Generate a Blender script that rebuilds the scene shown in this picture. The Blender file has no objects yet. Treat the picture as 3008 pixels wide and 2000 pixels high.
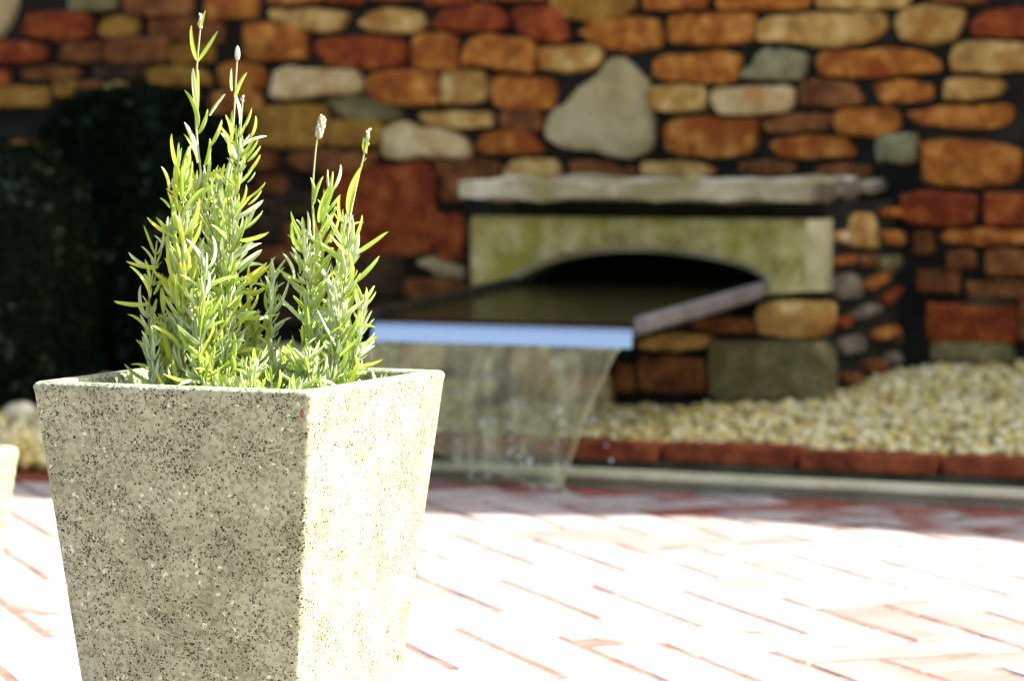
import bpy, bmesh, math, random
from mathutils import Vector, Matrix, Quaternion, noise
random.seed(7)
R = math.radians
scene = bpy.context.scene
COL = scene.collection

# ------------------------------------------------------------------ camera, sky, sun, exposure
FPX, YAW, CAMH, HOR = 8884.0, R(25), 0.55, 450.0
PITCH = math.atan((1000 - HOR) / FPX)
cam_d = bpy.data.cameras.new('camera')
cam = bpy.data.objects.new('camera', cam_d)
COL.objects.link(cam)
cam.location = (0, 0, CAMH)
cam.rotation_euler = (R(90) - PITCH, 0, YAW)
cam_d.sensor_fit = 'HORIZONTAL'
cam_d.sensor_width = 23.7
cam_d.lens = 23.7 * FPX / 3008
cam_d.clip_start = 0.05
cam_d.clip_end = 3000
cam_d.dof.use_dof = True
cam_d.dof.focus_distance = 2.52
cam_d.dof.aperture_fstop = 4.8
cam_d.dof.aperture_blades = 7
scene.camera = cam

SUN_EL, SUN_AZ = R(46), R(66)          # azimuth from +Y (into the wall) towards +X (along it)
world = bpy.data.worlds.new('World')
scene.world = world
world.use_nodes = True
wn = world.node_tree
sky_t = wn.nodes.new('ShaderNodeTexSky')
sky_t.sky_type = 'NISHITA'
sky_t.sun_disc = False
sky_t.sun_elevation = SUN_EL
sky_t.sun_rotation = SUN_AZ
sky_t.dust_density = 4.0
sky_t.ozone_density = 0.4
sky_t.air_density = 0.8
bg = wn.nodes['Background']
wn.links.new(sky_t.outputs['Color'], bg.inputs['Color'])
bg.inputs['Strength'].default_value = 0.108
sd = bpy.data.lights.new('sun', 'SUN')
sd.energy = 5.0
sd.angle = R(0.53)
sd.color = (1.0, 0.985, 0.96)
sun = bpy.data.objects.new('sun', sd)
COL.objects.link(sun)
to_sun = Vector((math.sin(SUN_AZ) * math.cos(SUN_EL), math.cos(SUN_AZ) * math.cos(SUN_EL), math.sin(SUN_EL)))
sun.rotation_euler = to_sun.to_track_quat('Z', 'Y').to_euler()
sun.location = to_sun * 8

scene.view_settings.view_transform = 'Standard'
scene.view_settings.look = 'None'
scene.view_settings.gamma = 1
scene.view_settings.use_curve_mapping = False
scene.view_settings.exposure = 1.84
scene.render.engine = 'CYCLES'
scene.cycles.use_denoising = True
scene.cycles.max_bounces = 8
scene.cycles.transparent_max_bounces = 12
scene.cycles.caustics_reflective = False
scene.cycles.caustics_refractive = False

# ------------------------------------------------------------------ sight lines to real planes
_c, _s, _cp, _sp = math.cos(YAW), math.sin(YAW), math.cos(PITCH), math.sin(PITCH)
RIGHT = Vector((_c, _s, 0))
FWD = Vector((-_s * _cp, _c * _cp, -_sp))
UPV = Vector((-_s * _sp, _c * _sp, _cp))
CAM = Vector((0, 0, CAMH))

def ray(px, py):
    return RIGHT * ((px - 1504) / FPX) - UPV * ((py - 1000) / FPX) + FWD

def hit_y(px, py, y):
    d = ray(px, py)
    return CAM + d * (y / d.y)

def hit_x(px, py, x):
    d = ray(px, py)
    return CAM + d * (x / d.x)

def hit_z(px, py, z):
    d = ray(px, py)
    return CAM + d * ((z - CAMH) / d.z)

def hit_d(px, py, depth):
    return CAM + ray(px, py) * depth

# ------------------------------------------------------------------ material helpers
def new_mat(name):
    m = bpy.data.materials.new(name)
    m.use_nodes = True
    nt = m.node_tree
    return m, nt, nt.nodes['Principled BSDF']

def nd(nt, t, **kw):
    n = nt.nodes.new(t)
    for k, v in kw.items():
        setattr(n, k, v)
    return n

def ramp(nt, fac, stops):
    r = nd(nt, 'ShaderNodeValToRGB')
    els = r.color_ramp.elements
    while len(els) < len(stops):
        els.new(0.5)
    for e, (p, c) in zip(els, stops):
        e.position = p
        e.color = (c[0], c[1], c[2], 1) if len(c) == 3 else c
    nt.links.new(fac, r.inputs['Fac'])
    return r

def coords(nt, rnd=True):
    """object coordinates shifted by the object's own random number, so alike pieces never repeat"""
    tc = nd(nt, 'ShaderNodeTexCoord')
    if not rnd:
        return tc.outputs['Object']
    oi = nd(nt, 'ShaderNodeObjectInfo')
    mul = nd(nt, 'ShaderNodeMath', operation='MULTIPLY')
    mul.inputs[1].default_value = 37.0
    nt.links.new(oi.outputs['Random'], mul.inputs[0])
    add = nd(nt, 'ShaderNodeVectorMath', operation='ADD')
    nt.links.new(tc.outputs['Object'], add.inputs[0])
    nt.links.new(mul.outputs[0], add.inputs[1])
    return add.outputs[0]

def tex_noise(nt, vec, scale, detail=4, rough=0.6):
    n = nd(nt, 'ShaderNodeTexNoise')
    n.inputs['Scale'].default_value = scale
    n.inputs['Detail'].default_value = detail
    n.inputs['Roughness'].default_value = rough
    nt.links.new(vec, n.inputs['Vector'])
    return n.outputs['Fac']

def bump(nt, bsdf, height, strength, dist):
    b = nd(nt, 'ShaderNodeBump')
    b.inputs['Strength'].default_value = strength
    b.inputs['Distance'].default_value = dist
    nt.links.new(height, b.inputs['Height'])
    nt.links.new(b.outputs['Normal'], bsdf.inputs['Normal'])

def mixc(nt, fac, a, b, mode='MIX'):
    m = nd(nt, 'ShaderNodeMix', data_type='RGBA', blend_type=mode)
    if isinstance(fac, (int, float)):
        m.inputs[0].default_value = fac
    else:
        nt.links.new(fac, m.inputs[0])
    for sock, v in ((m.inputs[6], a), (m.inputs[7], b)):
        if isinstance(v, (tuple, list)):
            sock.default_value = (v[0], v[1], v[2], 1)
        else:
            nt.links.new(v, sock)
    return m.outputs[2]

def mottled(name, dark, mid, light, scale=14, rough=0.9, bmp=0.5, rnd=True, second=None, bdist=0.006, fine=70, coarse=0):
    m, nt, b = new_mat(name)
    v = coords(nt, rnd)
    n1 = tex_noise(nt, v, scale, 5, 0.62)
    col = ramp(nt, n1, [(0.3, dark), (0.5, mid), (0.68, light)]).outputs['Color']
    if second:
        n2 = tex_noise(nt, v, scale * 0.55, 3, 0.5)
        f = ramp(nt, n2, [(0.52, (0, 0, 0)), (0.66, (1, 1, 1))]).outputs['Color']
        col = mixc(nt, f, col, second)
    nt.links.new(col, b.inputs['Base Color'])
    b.inputs['Roughness'].default_value = rough
    b.inputs['Specular IOR Level'].default_value = 0.25
    hf = tex_noise(nt, v, fine, 6, 0.7)
    if coarse:
        mm = nd(nt, 'ShaderNodeMath', operation='MULTIPLY_ADD')
        nt.links.new(tex_noise(nt, v, 24, 3, .55), mm.inputs[0])
        mm.inputs[1].default_value = coarse
        nt.links.new(hf, mm.inputs[2])
        hf = mm.outputs[0]
    bump(nt, b, hf, bmp, bdist)
    return m

M = {}
ST = dict(bmp=.9, bdist=.010, coarse=2.2)
M['red'] = mottled('stone_red', (.11, .020, .004), (.30, .060, .010), (.48, .15, .028), 26, second=(.19, .032, .006), **ST)
M['orange'] = mottled('stone_orange', (.17, .045, .007), (.44, .15, .018), (.70, .34, .070), 26, second=(.30, .070, .009), **ST)
M['tan'] = mottled('stone_tan', (.26, .135, .026), (.54, .33, .082), (.76, .55, .20), 22, second=(.40, .18, .032), **ST)
M['pale'] = mottled('stone_pale', (.42, .28, .10), (.64, .48, .20), (.80, .66, .36), 20, second=(.50, .24, .06), **ST)
M['boulder'] = mottled('stone_grey_tan', (.31, .25, .105), (.48, .40, .185), (.58, .50, .27), 16, second=(.36, .28, .085), **ST)
M['gold'] = mottled('stone_gold', (.19, .085, .010), (.36, .19, .025), (.52, .32, .060), 18, **ST)
M['olive'] = mottled('stone_olive', (.10, .085, .03), (.19, .17, .06), (.30, .27, .11), 22, **ST)
M['brown'] = mottled('stone_brown', (.085, .029, .007), (.20, .073, .017), (.35, .15, .038), 24, **ST)
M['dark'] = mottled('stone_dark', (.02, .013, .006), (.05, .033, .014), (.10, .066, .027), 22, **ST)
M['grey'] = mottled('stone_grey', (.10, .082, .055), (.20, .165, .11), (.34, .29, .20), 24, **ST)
M['green_grey'] = mottled('stone_green_grey', (.16, .155, .065), (.27, .26, .125), (.38, .36, .20), 22, **ST)
M['mossy'] = mottled('stone_mossy', (.075, .068, .024), (.155, .142, .056), (.27, .245, .11), 18, second=(.11, .105, .03), **ST)
M['mortar'] = mottled('mortar_dark', (.006, .0065, .004), (.013, .0135, .0085), (.028, .027, .017), 9, rough=0.95, bmp=0.8, rnd=False, bdist=.01, fine=35)
M['lintel'] = mottled('lintel_mossy', (.19, .17, .045), (.41, .375, .11), (.64, .58, .26), 19, rough=.85, second=(.30, .29, .035), coarse=1.0, bmp=.8, fine=90)
M['lintel_clean_lit'] = mottled('lintel_clean_lit', (.28, .26, .11), (.46, .43, .22), (.60, .56, .34), 14, rough=.85, fine=90)  # moss-free faces, with the brighter right side's light put into the colour
M['slab'] = mottled('slab_stone', (.19, .165, .065), (.50, .46, .28), (.86, .82, .64), 9, second=(.30, .27, .10), fine=60, coarse=1.5, bdist=.008)
M['kerb_brick'] = mottled('kerb_brick', (.075, .017, .005), (.21, .046, .013), (.33, .095, .030), 25, bdist=.003)
M['plinth'] = mottled('kerb_footing', (.018, .022, .010), (.05, .055, .025), (.11, .11, .055), 12, rough=.9)
M['edging'] = mottled('edging_concrete', (.30, .29, .15), (.46, .44, .27), (.56, .53, .36), 10, rough=.75)
M['sand'] = mottled('joint_sand', (.12, .070, .050), (.20, .12, .088), (.29, .19, .145), 30, rnd=False)
PV = dict(rough=.5, bmp=.25, bdist=.002)
M['paver'] = mottled('paver_pale', (.30, .24, .21), (.40, .345, .315), (.47, .43, .40), 11, second=(.35, .265, .225), **PV)
M['paver_pink'] = mottled('paver_pink', (.28, .18, .15), (.37, .28, .245), (.44, .37, .33), 11, second=(.31, .195, .16), **PV)
M['paver_rose'] = mottled('paver_rose', (.26, .165, .14), (.33, .23, .20), (.42, .32, .285), 9, second=(.29, .18, .15), **PV)
M['paver_red'] = mottled('paver_damp_shade_red', (.15, .038, .024), (.25, .075, .050), (.33, .13, .10), 12, second=(.28, .21, .185), **PV)  # damp by the kerb, plus the shaded band's tone put into the colour
M['paver_grey'] = mottled('paver_grey', (.24, .21, .195), (.36, .33, .305), (.46, .43, .40), 12, second=(.24, .11, .08), **PV)
M['soil'] = mottled('soil', (.012, .008, .005), (.03, .02, .013), (.06, .042, .028), 120, rnd=False)
M['earth'] = mottled('earth', (.05, .035, .02), (.08, .055, .03), (.12, .085, .05), 3, rnd=False)
PEB = [mottled('pebble_cream', (.52, .46, .21), (.71, .645, .33), (.82, .77, .48), 60, bmp=.2, rnd=False, rough=.8),
       mottled('pebble_yellow', (.42, .33, .08), (.60, .49, .15), (.72, .61, .25), 60, bmp=.2, rnd=False, rough=.8),
       mottled('pebble_white', (.50, .45, .26), (.64, .58, .36), (.76, .70, .50), 60, bmp=.2, rnd=False, rough=.8),
       mottled('pebble_ochre', (.18, .125, .03), (.30, .215, .06), (.42, .32, .11), 60, bmp=.2, rnd=False, rough=.8)]

def metal(name, col, rough):
    m, nt, b = new_mat(name)
    b.inputs['Base Color'].default_value = (*col, 1)
    b.inputs['Metallic'].default_value = 1
    b.inputs['Roughness'].default_value = rough
    v = coords(nt, False)
    bump(nt, b, tex_noise(nt, v, 30, 2, .5), .05, .002)
    return m
M['steel'] = metal('brushed_steel', (.62, .63, .64), .16)
M['rail_shaded'] = mottled('shaded_zinc', (.008, .008, .004), (.016, .016, .008), (.03, .03, .015), 14, rough=.6)  # left rail's zinc, its shade and dark reflection put into the colour
M['rail'] = mottled('weathered_zinc', (.14, .13, .12), (.22, .21, .19), (.30, .28, .25), 14, rough=.6)

def make_terrazzo():
    m, nt, b = new_mat('terrazzo')
    v = coords(nt, False)
    # warm the lookup a little so grains are not round
    wob = nd(nt, 'ShaderNodeTexNoise')
    wob.inputs['Scale'].default_value = 260
    wob.inputs['Detail'].default_value = 2
    nt.links.new(v, wob.inputs['Vector'])
    sub = nd(nt, 'ShaderNodeVectorMath', operation='SUBTRACT')
    nt.links.new(wob.outputs['Color'], sub.inputs[0])
    sub.inputs[1].default_value = (.5, .5, .5)
    sc = nd(nt, 'ShaderNodeVectorMath', operation='SCALE')
    sc.inputs['Scale'].default_value = .0036
    nt.links.new(sub.outputs[0], sc.inputs[0])
    ad = nd(nt, 'ShaderNodeVectorMath', operation='ADD')
    nt.links.new(v, ad.inputs[0])
    nt.links.new(sc.outputs[0], ad.inputs[1])
    vv = ad.outputs[0]
    cloud = tex_noise(nt, v, 16, 4, .55)
    base = ramp(nt, cloud, [(.30, (.265, .278, .165)), (.5, (.365, .385, .24)), (.70, (.41, .43, .285))]).outputs['Color']
    # fine pale grain
    n1 = nd(nt, 'ShaderNodeTexVoronoi')
    n1.inputs['Scale'].default_value = 340
    nt.links.new(vv, n1.inputs['Vector'])
    sep = nd(nt, 'ShaderNodeSeparateColor')
    nt.links.new(n1.outputs['Color'], sep.inputs[0])
    grain = ramp(nt, sep.outputs[0], [(0, (.52, .52, .48)), (.45, (.92, .92, .90)), (1, (1.16, 1.16, 1.16))]).outputs['Color']
    base = mixc(nt, .8, base, grain, 'MULTIPLY')
    pg = ramp(nt, sep.outputs[1], [(.975, (0, 0, 0)), (.985, (1, 1, 1))]).outputs['Color']
    base = mixc(nt, pg, base, (.66, .64, .47))

    def specks(scale, keep, size, colour, basec, clump):
        vo = nd(nt, 'ShaderNodeTexVoronoi')
        vo.inputs['Scale'].default_value = scale
        nt.links.new(vv, vo.inputs['Vector'])
        s2 = nd(nt, 'ShaderNodeSeparateColor')
        nt.links.new(vo.outputs['Color'], s2.inputs[0])
        inside = nd(nt, 'ShaderNodeMath', operation='LESS_THAN')
        nt.links.new(vo.outputs['Distance'], inside.inputs[0])
        inside.inputs[1].default_value = size
        addn = nd(nt, 'ShaderNodeMath', operation='MULTIPLY_ADD')
        nt.links.new(clump, addn.inputs[0])
        addn.inputs[1].default_value = 0.9
        nt.links.new(s2.outputs[2], addn.inputs[2])
        pick = nd(nt, 'ShaderNodeMath', operation='GREATER_THAN')
        nt.links.new(addn.outputs[0], pick.inputs[0])
        pick.inputs[1].default_value = keep
        both = nd(nt, 'ShaderNodeMath', operation='MULTIPLY')
        nt.links.new(inside.outputs[0], both.inputs[0])
        nt.links.new(pick.outputs[0], both.inputs[1])
        return mixc(nt, both.outputs[0], basec, colour)
    clump = tex_noise(nt, v, 38, 3, .6)
    base = specks(360, 1.30, .52, (.22, .235, .135), base, clump)
    base = specks(540, 1.30, .46, (.09, .09, .04), base, clump)
    base = specks(400, 1.32, .45, (.030, .027, .010), base, clump)
    base = specks(620, 1.30, .44, (.04, .036, .016), base, clump)
    nt.links.new(base, b.inputs['Base Color'])
    b.inputs['Roughness'].default_value = .55
    b.inputs['Specular IOR Level'].default_value = .35
    bump(nt, b, tex_noise(nt, v, 420, 3, .6), .25, .0006)
    return m
M['terrazzo'] = make_terrazzo()
M['paint_red'] = mottled('red_paint', (.24, .06, .03), (.32, .10, .05), (.38, .16, .09), 200, rnd=False)

def leaf_mat(name, c1, c2, trans, tcol, rough=.36):
    m, nt, b = new_mat(name)
    oi = nd(nt, 'ShaderNodeObjectInfo')
    tc = nd(nt, 'ShaderNodeTexCoord')
    n = tex_noise(nt, coords(nt), 2.5, 3, .6)
    mul = nd(nt, 'ShaderNodeMath', operation='MULTIPLY_ADD')
    nt.links.new(oi.outputs['Random'], mul.inputs[0])
    mul.inputs[1].default_value = .5
    mul2 = nd(nt, 'ShaderNodeMath', operation='MULTIPLY')
    mul2.inputs[1].default_value = .6
    nt.links.new(n, mul2.inputs[0])
    nt.links.new(mul2.outputs[0], mul.inputs[2])
    col = ramp(nt, mul.outputs[0], [(.15, c1), (.85, c2)]).outputs['Color']
    nt.links.new(col, b.inputs['Base Color'])
    b.inputs['Roughness'].default_value = rough
    b.inputs['Specular IOR Level'].default_value = .4
    t = nd(nt, 'ShaderNodeBsdfTranslucent')
    nt.links.new(mixc(nt, .7, col, tcol), t.inputs['Color'])
    mx = nd(nt, 'ShaderNodeMixShader')
    mx.inputs[0].default_value = trans
    nt.links.new(b.outputs[0], mx.inputs[1])
    nt.links.new(t.outputs[0], mx.inputs[2])
    nt.links.new(mx.outputs[0], nt.nodes['Material Output'].inputs['Surface'])
    return m
M['leaf_green'] = leaf_mat('lavender_leaf_green', (.27, .40, .05), (.46, .58, .14), .42, (.66, .82, .09))
M['leaf_silver'] = leaf_mat('lavender_leaf_silver', (.36, .46, .23), (.60, .67, .43), .32, (.64, .80, .22))
M['leaf_yellow'] = leaf_mat('lavender_leaf_yellow', (.46, .55, .06), (.62, .67, .16), .50, (.82, .86, .07))
M['stem'] = leaf_mat('lavender_stem', (.34, .36, .16), (.46, .46, .24), .1, (.4, .45, .15), .6)
M['woody'] = mottled('lavender_wood', (.16, .10, .05), (.27, .18, .09), (.38, .28, .15), 150, rnd=False, bdist=.001)
M['bud'] = leaf_mat('lavender_bud', (.56, .58, .36), (.70, .70, .52), .2, (.6, .62, .3), .6)
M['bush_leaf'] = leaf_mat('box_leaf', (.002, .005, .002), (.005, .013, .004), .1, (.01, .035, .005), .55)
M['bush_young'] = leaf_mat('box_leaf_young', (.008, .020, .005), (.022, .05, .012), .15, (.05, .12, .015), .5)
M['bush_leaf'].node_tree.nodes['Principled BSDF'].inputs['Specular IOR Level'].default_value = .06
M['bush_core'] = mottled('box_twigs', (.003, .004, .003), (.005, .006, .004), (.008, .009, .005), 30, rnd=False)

def water_sheet_mat():
    m, nt, b = new_mat('falling_water')
    v = coords(nt, False)
    mp = nd(nt, 'ShaderNodeMapping')
    mp.inputs['Scale'].default_value = (30, 30, 9)
    nt.links.new(v, mp.inputs['Vector'])
    n = tex_noise(nt, mp.outputs[0], 1.0, 4, .6)
    b.inputs['Base Color'].default_value = (.74, .71, .42, 1)
    b.inputs['Roughness'].default_value = .22
    b.inputs['Transmission Weight'].default_value = 0.0
    b.inputs['Specular IOR Level'].default_value = .35
    bump(nt, b, n, .6, .01)
    tr = nd(nt, 'ShaderNodeBsdfTransparent')
    tr.inputs['Color'].default_value = (.96, .98, .94, 1)
    mx = nd(nt, 'ShaderNodeMixShader')
    f = ramp(nt, n, [(.34, (.05, .05, .05)), (.52, (.12, .12, .12)), (.64, (.25, .25, .25)), (.76, (.60, .60, .60))]).outputs['Color']
    nt.links.new(f, mx.inputs[0])
    nt.links.new(tr.outputs[0], mx.inputs[1])
    nt.links.new(b.outputs[0], mx.inputs[2])
    nt.links.new(mx.outputs[0], nt.nodes['Material Output'].inputs['Surface'])
    return m
M['fall'] = water_sheet_mat()
def pool_mat():
    m, nt, b = new_mat('shallow_water')
    b.inputs['Base Color'].default_value = (.022, .020, .006, 1)
    b.inputs['Specular IOR Level'].default_value = .22
    b.inputs['Roughness'].default_value = .18
    b.inputs['IOR'].default_value = 1.33
    v = coords(nt, False)
    mp = nd(nt, 'ShaderNodeMapping')
    mp.inputs['Scale'].default_value = (9, 60, 9)
    nt.links.new(v, mp.inputs['Vector'])
    bump(nt, b, tex_noise(nt, mp.outputs[0], 1.0, 3, .5), .5, .006)
    return m
M['pool'] = pool_mat()
def drop_mat():
    m, nt, b = new_mat('water_drop')
    b.inputs['Base Color'].default_value = (.9, .92, .9, 1)
    b.inputs['Roughness'].default_value = .05
    b.inputs['Transmission Weight'].default_value = .5
    b.inputs['IOR'].default_value = 1.33
    return m
M['drop'] = drop_mat()

# ------------------------------------------------------------------ object helpers
def link(name, me, parent=None, loc=(0, 0, 0), mats=()):
    o = bpy.data.objects.new(name, me)
    COL.objects.link(o)
    o.location = loc
    for m in mats:
        me.materials.append(m)
    if parent:
        o.parent = parent
        o.matrix_parent_inverse = Matrix.Identity(4)
    return o

def mesh(name, verts, faces, smooth=True, matidx=None):
    me = bpy.data.meshes.new(name)
    me.from_pydata([tuple(v) for v in verts], [], faces)
    if smooth:
        me.polygons.foreach_set('use_smooth', [True] * len(me.polygons))
    if matidx:
        me.polygons.foreach_set('material_index', matidx)
    me.update()
    return me

def thing(name, label, cat, loc=(0, 0, 0), rz=0, group=None):
    o = bpy.data.objects.new(name, None)
    COL.objects.link(o)
    o.empty_display_size = .05
    o.location = loc
    o.rotation_euler = (0, 0, rz)
    o['label'] = label
    o['category'] = cat
    if group:
        o['group'] = group
    return o

def tag(o, label=None, cat=None, kind=None, group=None):
    if label: o['label'] = label
    if cat: o['category'] = cat
    if kind: o['kind'] = kind
    if group: o['group'] = group
    return o

def bevel_box(x0, x1, y0, y1, z0, z1, bev=.004, seg=2, wob=0, sub=0, seed=0, name='block'):
    bm = bmesh.new()
    bmesh.ops.create_cube(bm, size=1)
    for v in bm.verts:
        v.co = Vector((x0 + (v.co.x + .5) * (x1 - x0), y0 + (v.co.y + .5) * (y1 - y0), z0 + (v.co.z + .5) * (z1 - z0)))
    if sub:
        bmesh.ops.subdivide_edges(bm, edges=bm.edges[:], cuts=sub, use_grid_fill=True)
        rg = random.Random(seed)
        off = Vector((rg.uniform(-50, 50), rg.uniform(-50, 50), rg.uniform(-50, 50)))
        for v in bm.verts:
            p = v.co * 14 + off
            v.co += Vector((noise.noise(p), noise.noise(p + Vector((9, 0, 0))), noise.noise(p + Vector((0, 9, 0))))) * wob
        ang = [e for e in bm.edges if len(e.link_faces) == 2 and e.calc_face_angle(0) > .8]
    else:
        ang = bm.edges[:]
    if bev:
        bmesh.ops.bevel(bm, geom=ang, offset=bev, segments=seg, affect='EDGES', profile=.5)
    me = bpy.data.meshes.new(name)
    bm.to_mesh(me)
    bm.free()
    me.polygons.foreach_set('use_smooth', [True] * len(me.polygons))
    try:
        me.set_sharp_from_angle(angle=R(40))
    except Exception:
        pass
    return me

def smooth_loop(pts, n=16, seed=0, jit=0.0):
    """closed Catmull-Rom through pts, resampled to n points by length"""
    rg = random.Random(seed)
    P = [Vector(p) for p in pts]
    k = len(P)
    dense = []
    for i in range(k):
        p0, p1, p2, p3 = P[i - 1], P[i], P[(i + 1) % k], P[(i + 2) % k]
        for t in (0, .125, .25, .375, .5, .625, .75, .875):
            a = .5 * ((2 * p1) + (p2 - p0) * t + (2 * p0 - 5 * p1 + 4 * p2 - p3) * t * t + (3 * p1 - p0 - 3 * p2 + p3) * t ** 3)
            lin = p1.lerp(p2, t)
            dense.append(lin.lerp(a, .18))
    L = [0]
    for i in range(len(dense)):
        L.append(L[-1] + (dense[(i + 1) % len(dense)] - dense[i]).length)
    out = []
    j = 0
    for q in range(n):
        s = L[-1] * q / n
        while L[j + 1] < s: j += 1
        f = (s - L[j]) / max(1e-9, L[j + 1] - L[j])
        p = dense[j % len(dense)].lerp(dense[(j + 1) % len(dense)], f)
        out.append(p + Vector((rg.uniform(-1, 1), rg.uniform(-1, 1))) * jit)
    return out

def stone_mesh(loop2d, depth, proud, seed):
    """rubble stone: outline in the wall's plane (a along, b up), buried by depth, standing proud with a rounded uneven face.
    local axes: x along, z up, -y out of the wall"""
    rg = random.Random(seed)
    n = len(loop2d)
    cx = sum(p.x for p in loop2d) / n
    cz = sum(p.y for p in loop2d) / n
    tx, tz = rg.uniform(-.08, .08), rg.uniform(-.1, .06)
    size = min(max(p.x for p in loop2d) - min(p.x for p in loop2d), max(p.y for p in loop2d) - min(p.y for p in loop2d))
    edge = min(.009, size * .13)
    verts = []
    def ring(scale_in, out):
        for p in loop2d:
            d = Vector((cx - p.x, cz - p.y))
            l = max(d.length, 1e-6)
            q = p + d / l * min(scale_in, l * .6)
            j = rg.uniform(-.28, .28) * edge if out > 0 else 0
            o = out + j + (tx * (q.x - cx) + tz * (q.y - cz)) * (1 if out > 0 else 0)
            verts.append(Vector((q.x - cx, -o, q.y - cz)))
    ring(0, -depth)
    ring(0, proud * .5)
    ring(edge * .35, proud * .88)
    ring(edge * 1.05, proud)
    verts.append(Vector((0, -(proud * (1.03 + rg.uniform(-.12, .12))), 0)))
    faces = []
    for r in range(3):
        for i in range(n):
            a, b2 = r * n + i, r * n + (i + 1) % n
            faces.append((a, b2, b2 + n, a + n))
    for i in range(n):
        faces.append((3 * n + i, 3 * n + (i + 1) % n, 4 * n))
    return verts, faces, (cx, cz)

def is_ccw(l):
    return sum(l[i].x * l[(i + 1) % len(l)].y - l[(i + 1) % len(l)].x * l[i].y for i in range(len(l))) > 0

# ------------------------------------------------------------------ ground to the horizon
g = link('ground', mesh('ground', [(-900, -900, -.06), (900, -900, -.06), (900, 1500, -.06), (-900, 1500, -.06)], [(0, 1, 2, 3)], False), mats=[M['earth']])
tag(g, kind='structure')

# ------------------------------------------------------------------ brick paving, herringbone at 45 degrees to the wall
KERB_Y = 4.60
vs, fs = [], []
gx_ = [-6, -4.6] + [-3.4 + .014 * i for i in range(268)] + [1.2, 2.5]
gy_ = [-1.5, .3] + [1.2 + .014 * i for i in range(244)] + [KERB_Y + .1]
for y in gy_:
    for x in gx_:
        vs.append((x, y, min(-.0003, -.0013 + .0026 * noise.noise(Vector((x * 13, y * 13, 0))) + .0008 * noise.noise(Vector((x * 60, y * 60, 3))))))
nx_ = len(gx_)
for j in range(len(gy_) - 1):
    for i in range(nx_ - 1):
        a = j * nx_ + i
        fs.append((a, a + 1, a + nx_ + 1, a + nx_))
paving = link('paving', mesh('paving', vs, fs), mats=[M['sand']])
tag(paving, kind='structure')
BW, GAP, BT = .0915, .0085, .05
def paver_mesh(seed):
    rg = random.Random(seed)
    hw, hl, b = (BW - GAP) / 2, (3 * BW - GAP) / 2, .003
    v, f = [], []
    def rect(a, c, z):
        for sx, sy in ((-1, -1), (1, -1), (1, 1), (-1, 1)):
            v.append((sx * (a + rg.uniform(-.0008, .0008)), sy * (c + rg.uniform(-.0008, .0008)), z + rg.uniform(-.0004, .0004)))
    rect(hl, hw, -BT)
    rect(hl, hw, -b)
    rect(hl - b, hw - b, 0)
    for r in (0, 4):
        for i in range(4):
            f.append((r + i, r + (i + 1) % 4, r + 4 + (i + 1) % 4, r + 4 + i))
    f.append((8, 9, 10, 11))
    return v, f
PAV = []
ang = R(-45)
ca, sa = math.cos(ang), math.sin(ang)
ox, oy = hit_z(2032, 1923, 0).x, hit_z(2032, 1923, 0).y
for i in range(-75, 75):
    for j in range(-75, 75):
        # herringbone of three-to-one bricks on a lattice of unit cells
        k = (i - j) % 6
        if k == 0: cx, cy, rot = i + 1.5, j + .5, 0
        elif k == 5: cx, cy, rot = i + .5, j + 1.5, R(90)
        else: continue
        x = ox + (cx * ca - cy * sa) * BW
        y = oy + (cx * sa + cy * ca) * BW
        PAV.append((x, y, rot + ang))
def in_view(p, margin=140):
    d = p - CAM
    z = d.dot(FWD)
    if z < .3: return False
    px = 1504 + d.dot(RIGHT) / z * FPX
    py = 1000 - d.dot(UPV) / z * FPX
    return -margin < px < 3008 + margin and -margin < py < 2000 + margin
pav_v, pav_f, pav_m = [], [], []
pv_meshes = {}
pv_mats = ['paver', 'paver_pink', 'paver_red', 'paver_grey', 'paver_rose']
rgp = random.Random(3)
cand = []
for x, y, rot in PAV:
    if not (-3.6 < x < 1.2 and .6 < y < KERB_Y - .03): continue
    if x < -2.45 and y > 4.30: continue
    dk = KERB_Y - y
    r = rgp.random()
    if dk < .17: mt = 'paver_red' if r < .95 else 'paver_grey'
    elif dk < .29: mt = 'paver_red' if r < .55 else 'paver_grey'
    elif dk < .335: mt = 'paver_grey' if r < .7 else 'paver'
    elif dk < .55: mt = 'paver'
    elif (Vector((x, y)) - Vector((-.93, 3.2))).length < .26 and r < .6: mt = 'paver_rose'
    else: mt = 'paver_rose' if r < .03 else ('paver_pink' if r < .2 else 'paver')
    cand.append((not in_view(Vector((x, y, 0))), (Vector((x, y, 0)) - CAM).length, x, y, rot, mt))
cand.sort()
for idx, (out, dist, x, y, rot, mt) in enumerate(cand):
    z = rgp.uniform(-.0003, .0004)
    tilt = (rgp.uniform(-.002, .002), rgp.uniform(-.002, .002))
    if idx < 290 and not out:
        key = (mt, rgp.randrange(5))
        if key not in pv_meshes:
            v, f = paver_mesh(hash(key[1]) + 5)
            me = mesh('brick', v, f, False)
            me.materials.append(M[mt])
            pv_meshes[key] = me
        o = bpy.data.objects.new('brick', pv_meshes[key])
        COL.objects.link(o)
        o.parent = paving
        o.location = (x, y, z)
        o.rotation_euler = (tilt[0], tilt[1], rot)
    else:
        v, f = paver_mesh(idx)
        b0 = len(pav_v)
        mx = Matrix.Translation((x, y, z)) @ Matrix.Rotation(rot, 4, 'Z')
        pav_v += [mx @ Vector(q) for q in v]
        pav_f += [tuple(b0 + q for q in ff) for ff in f]
        pav_m += [pv_mats.index(mt)] * len(f)
o = link('outer_bricks', mesh('outer_bricks', pav_v, pav_f, False, pav_m), paving, mats=[M[k] for k in pv_mats])
tag(o, kind='stuff')

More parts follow.
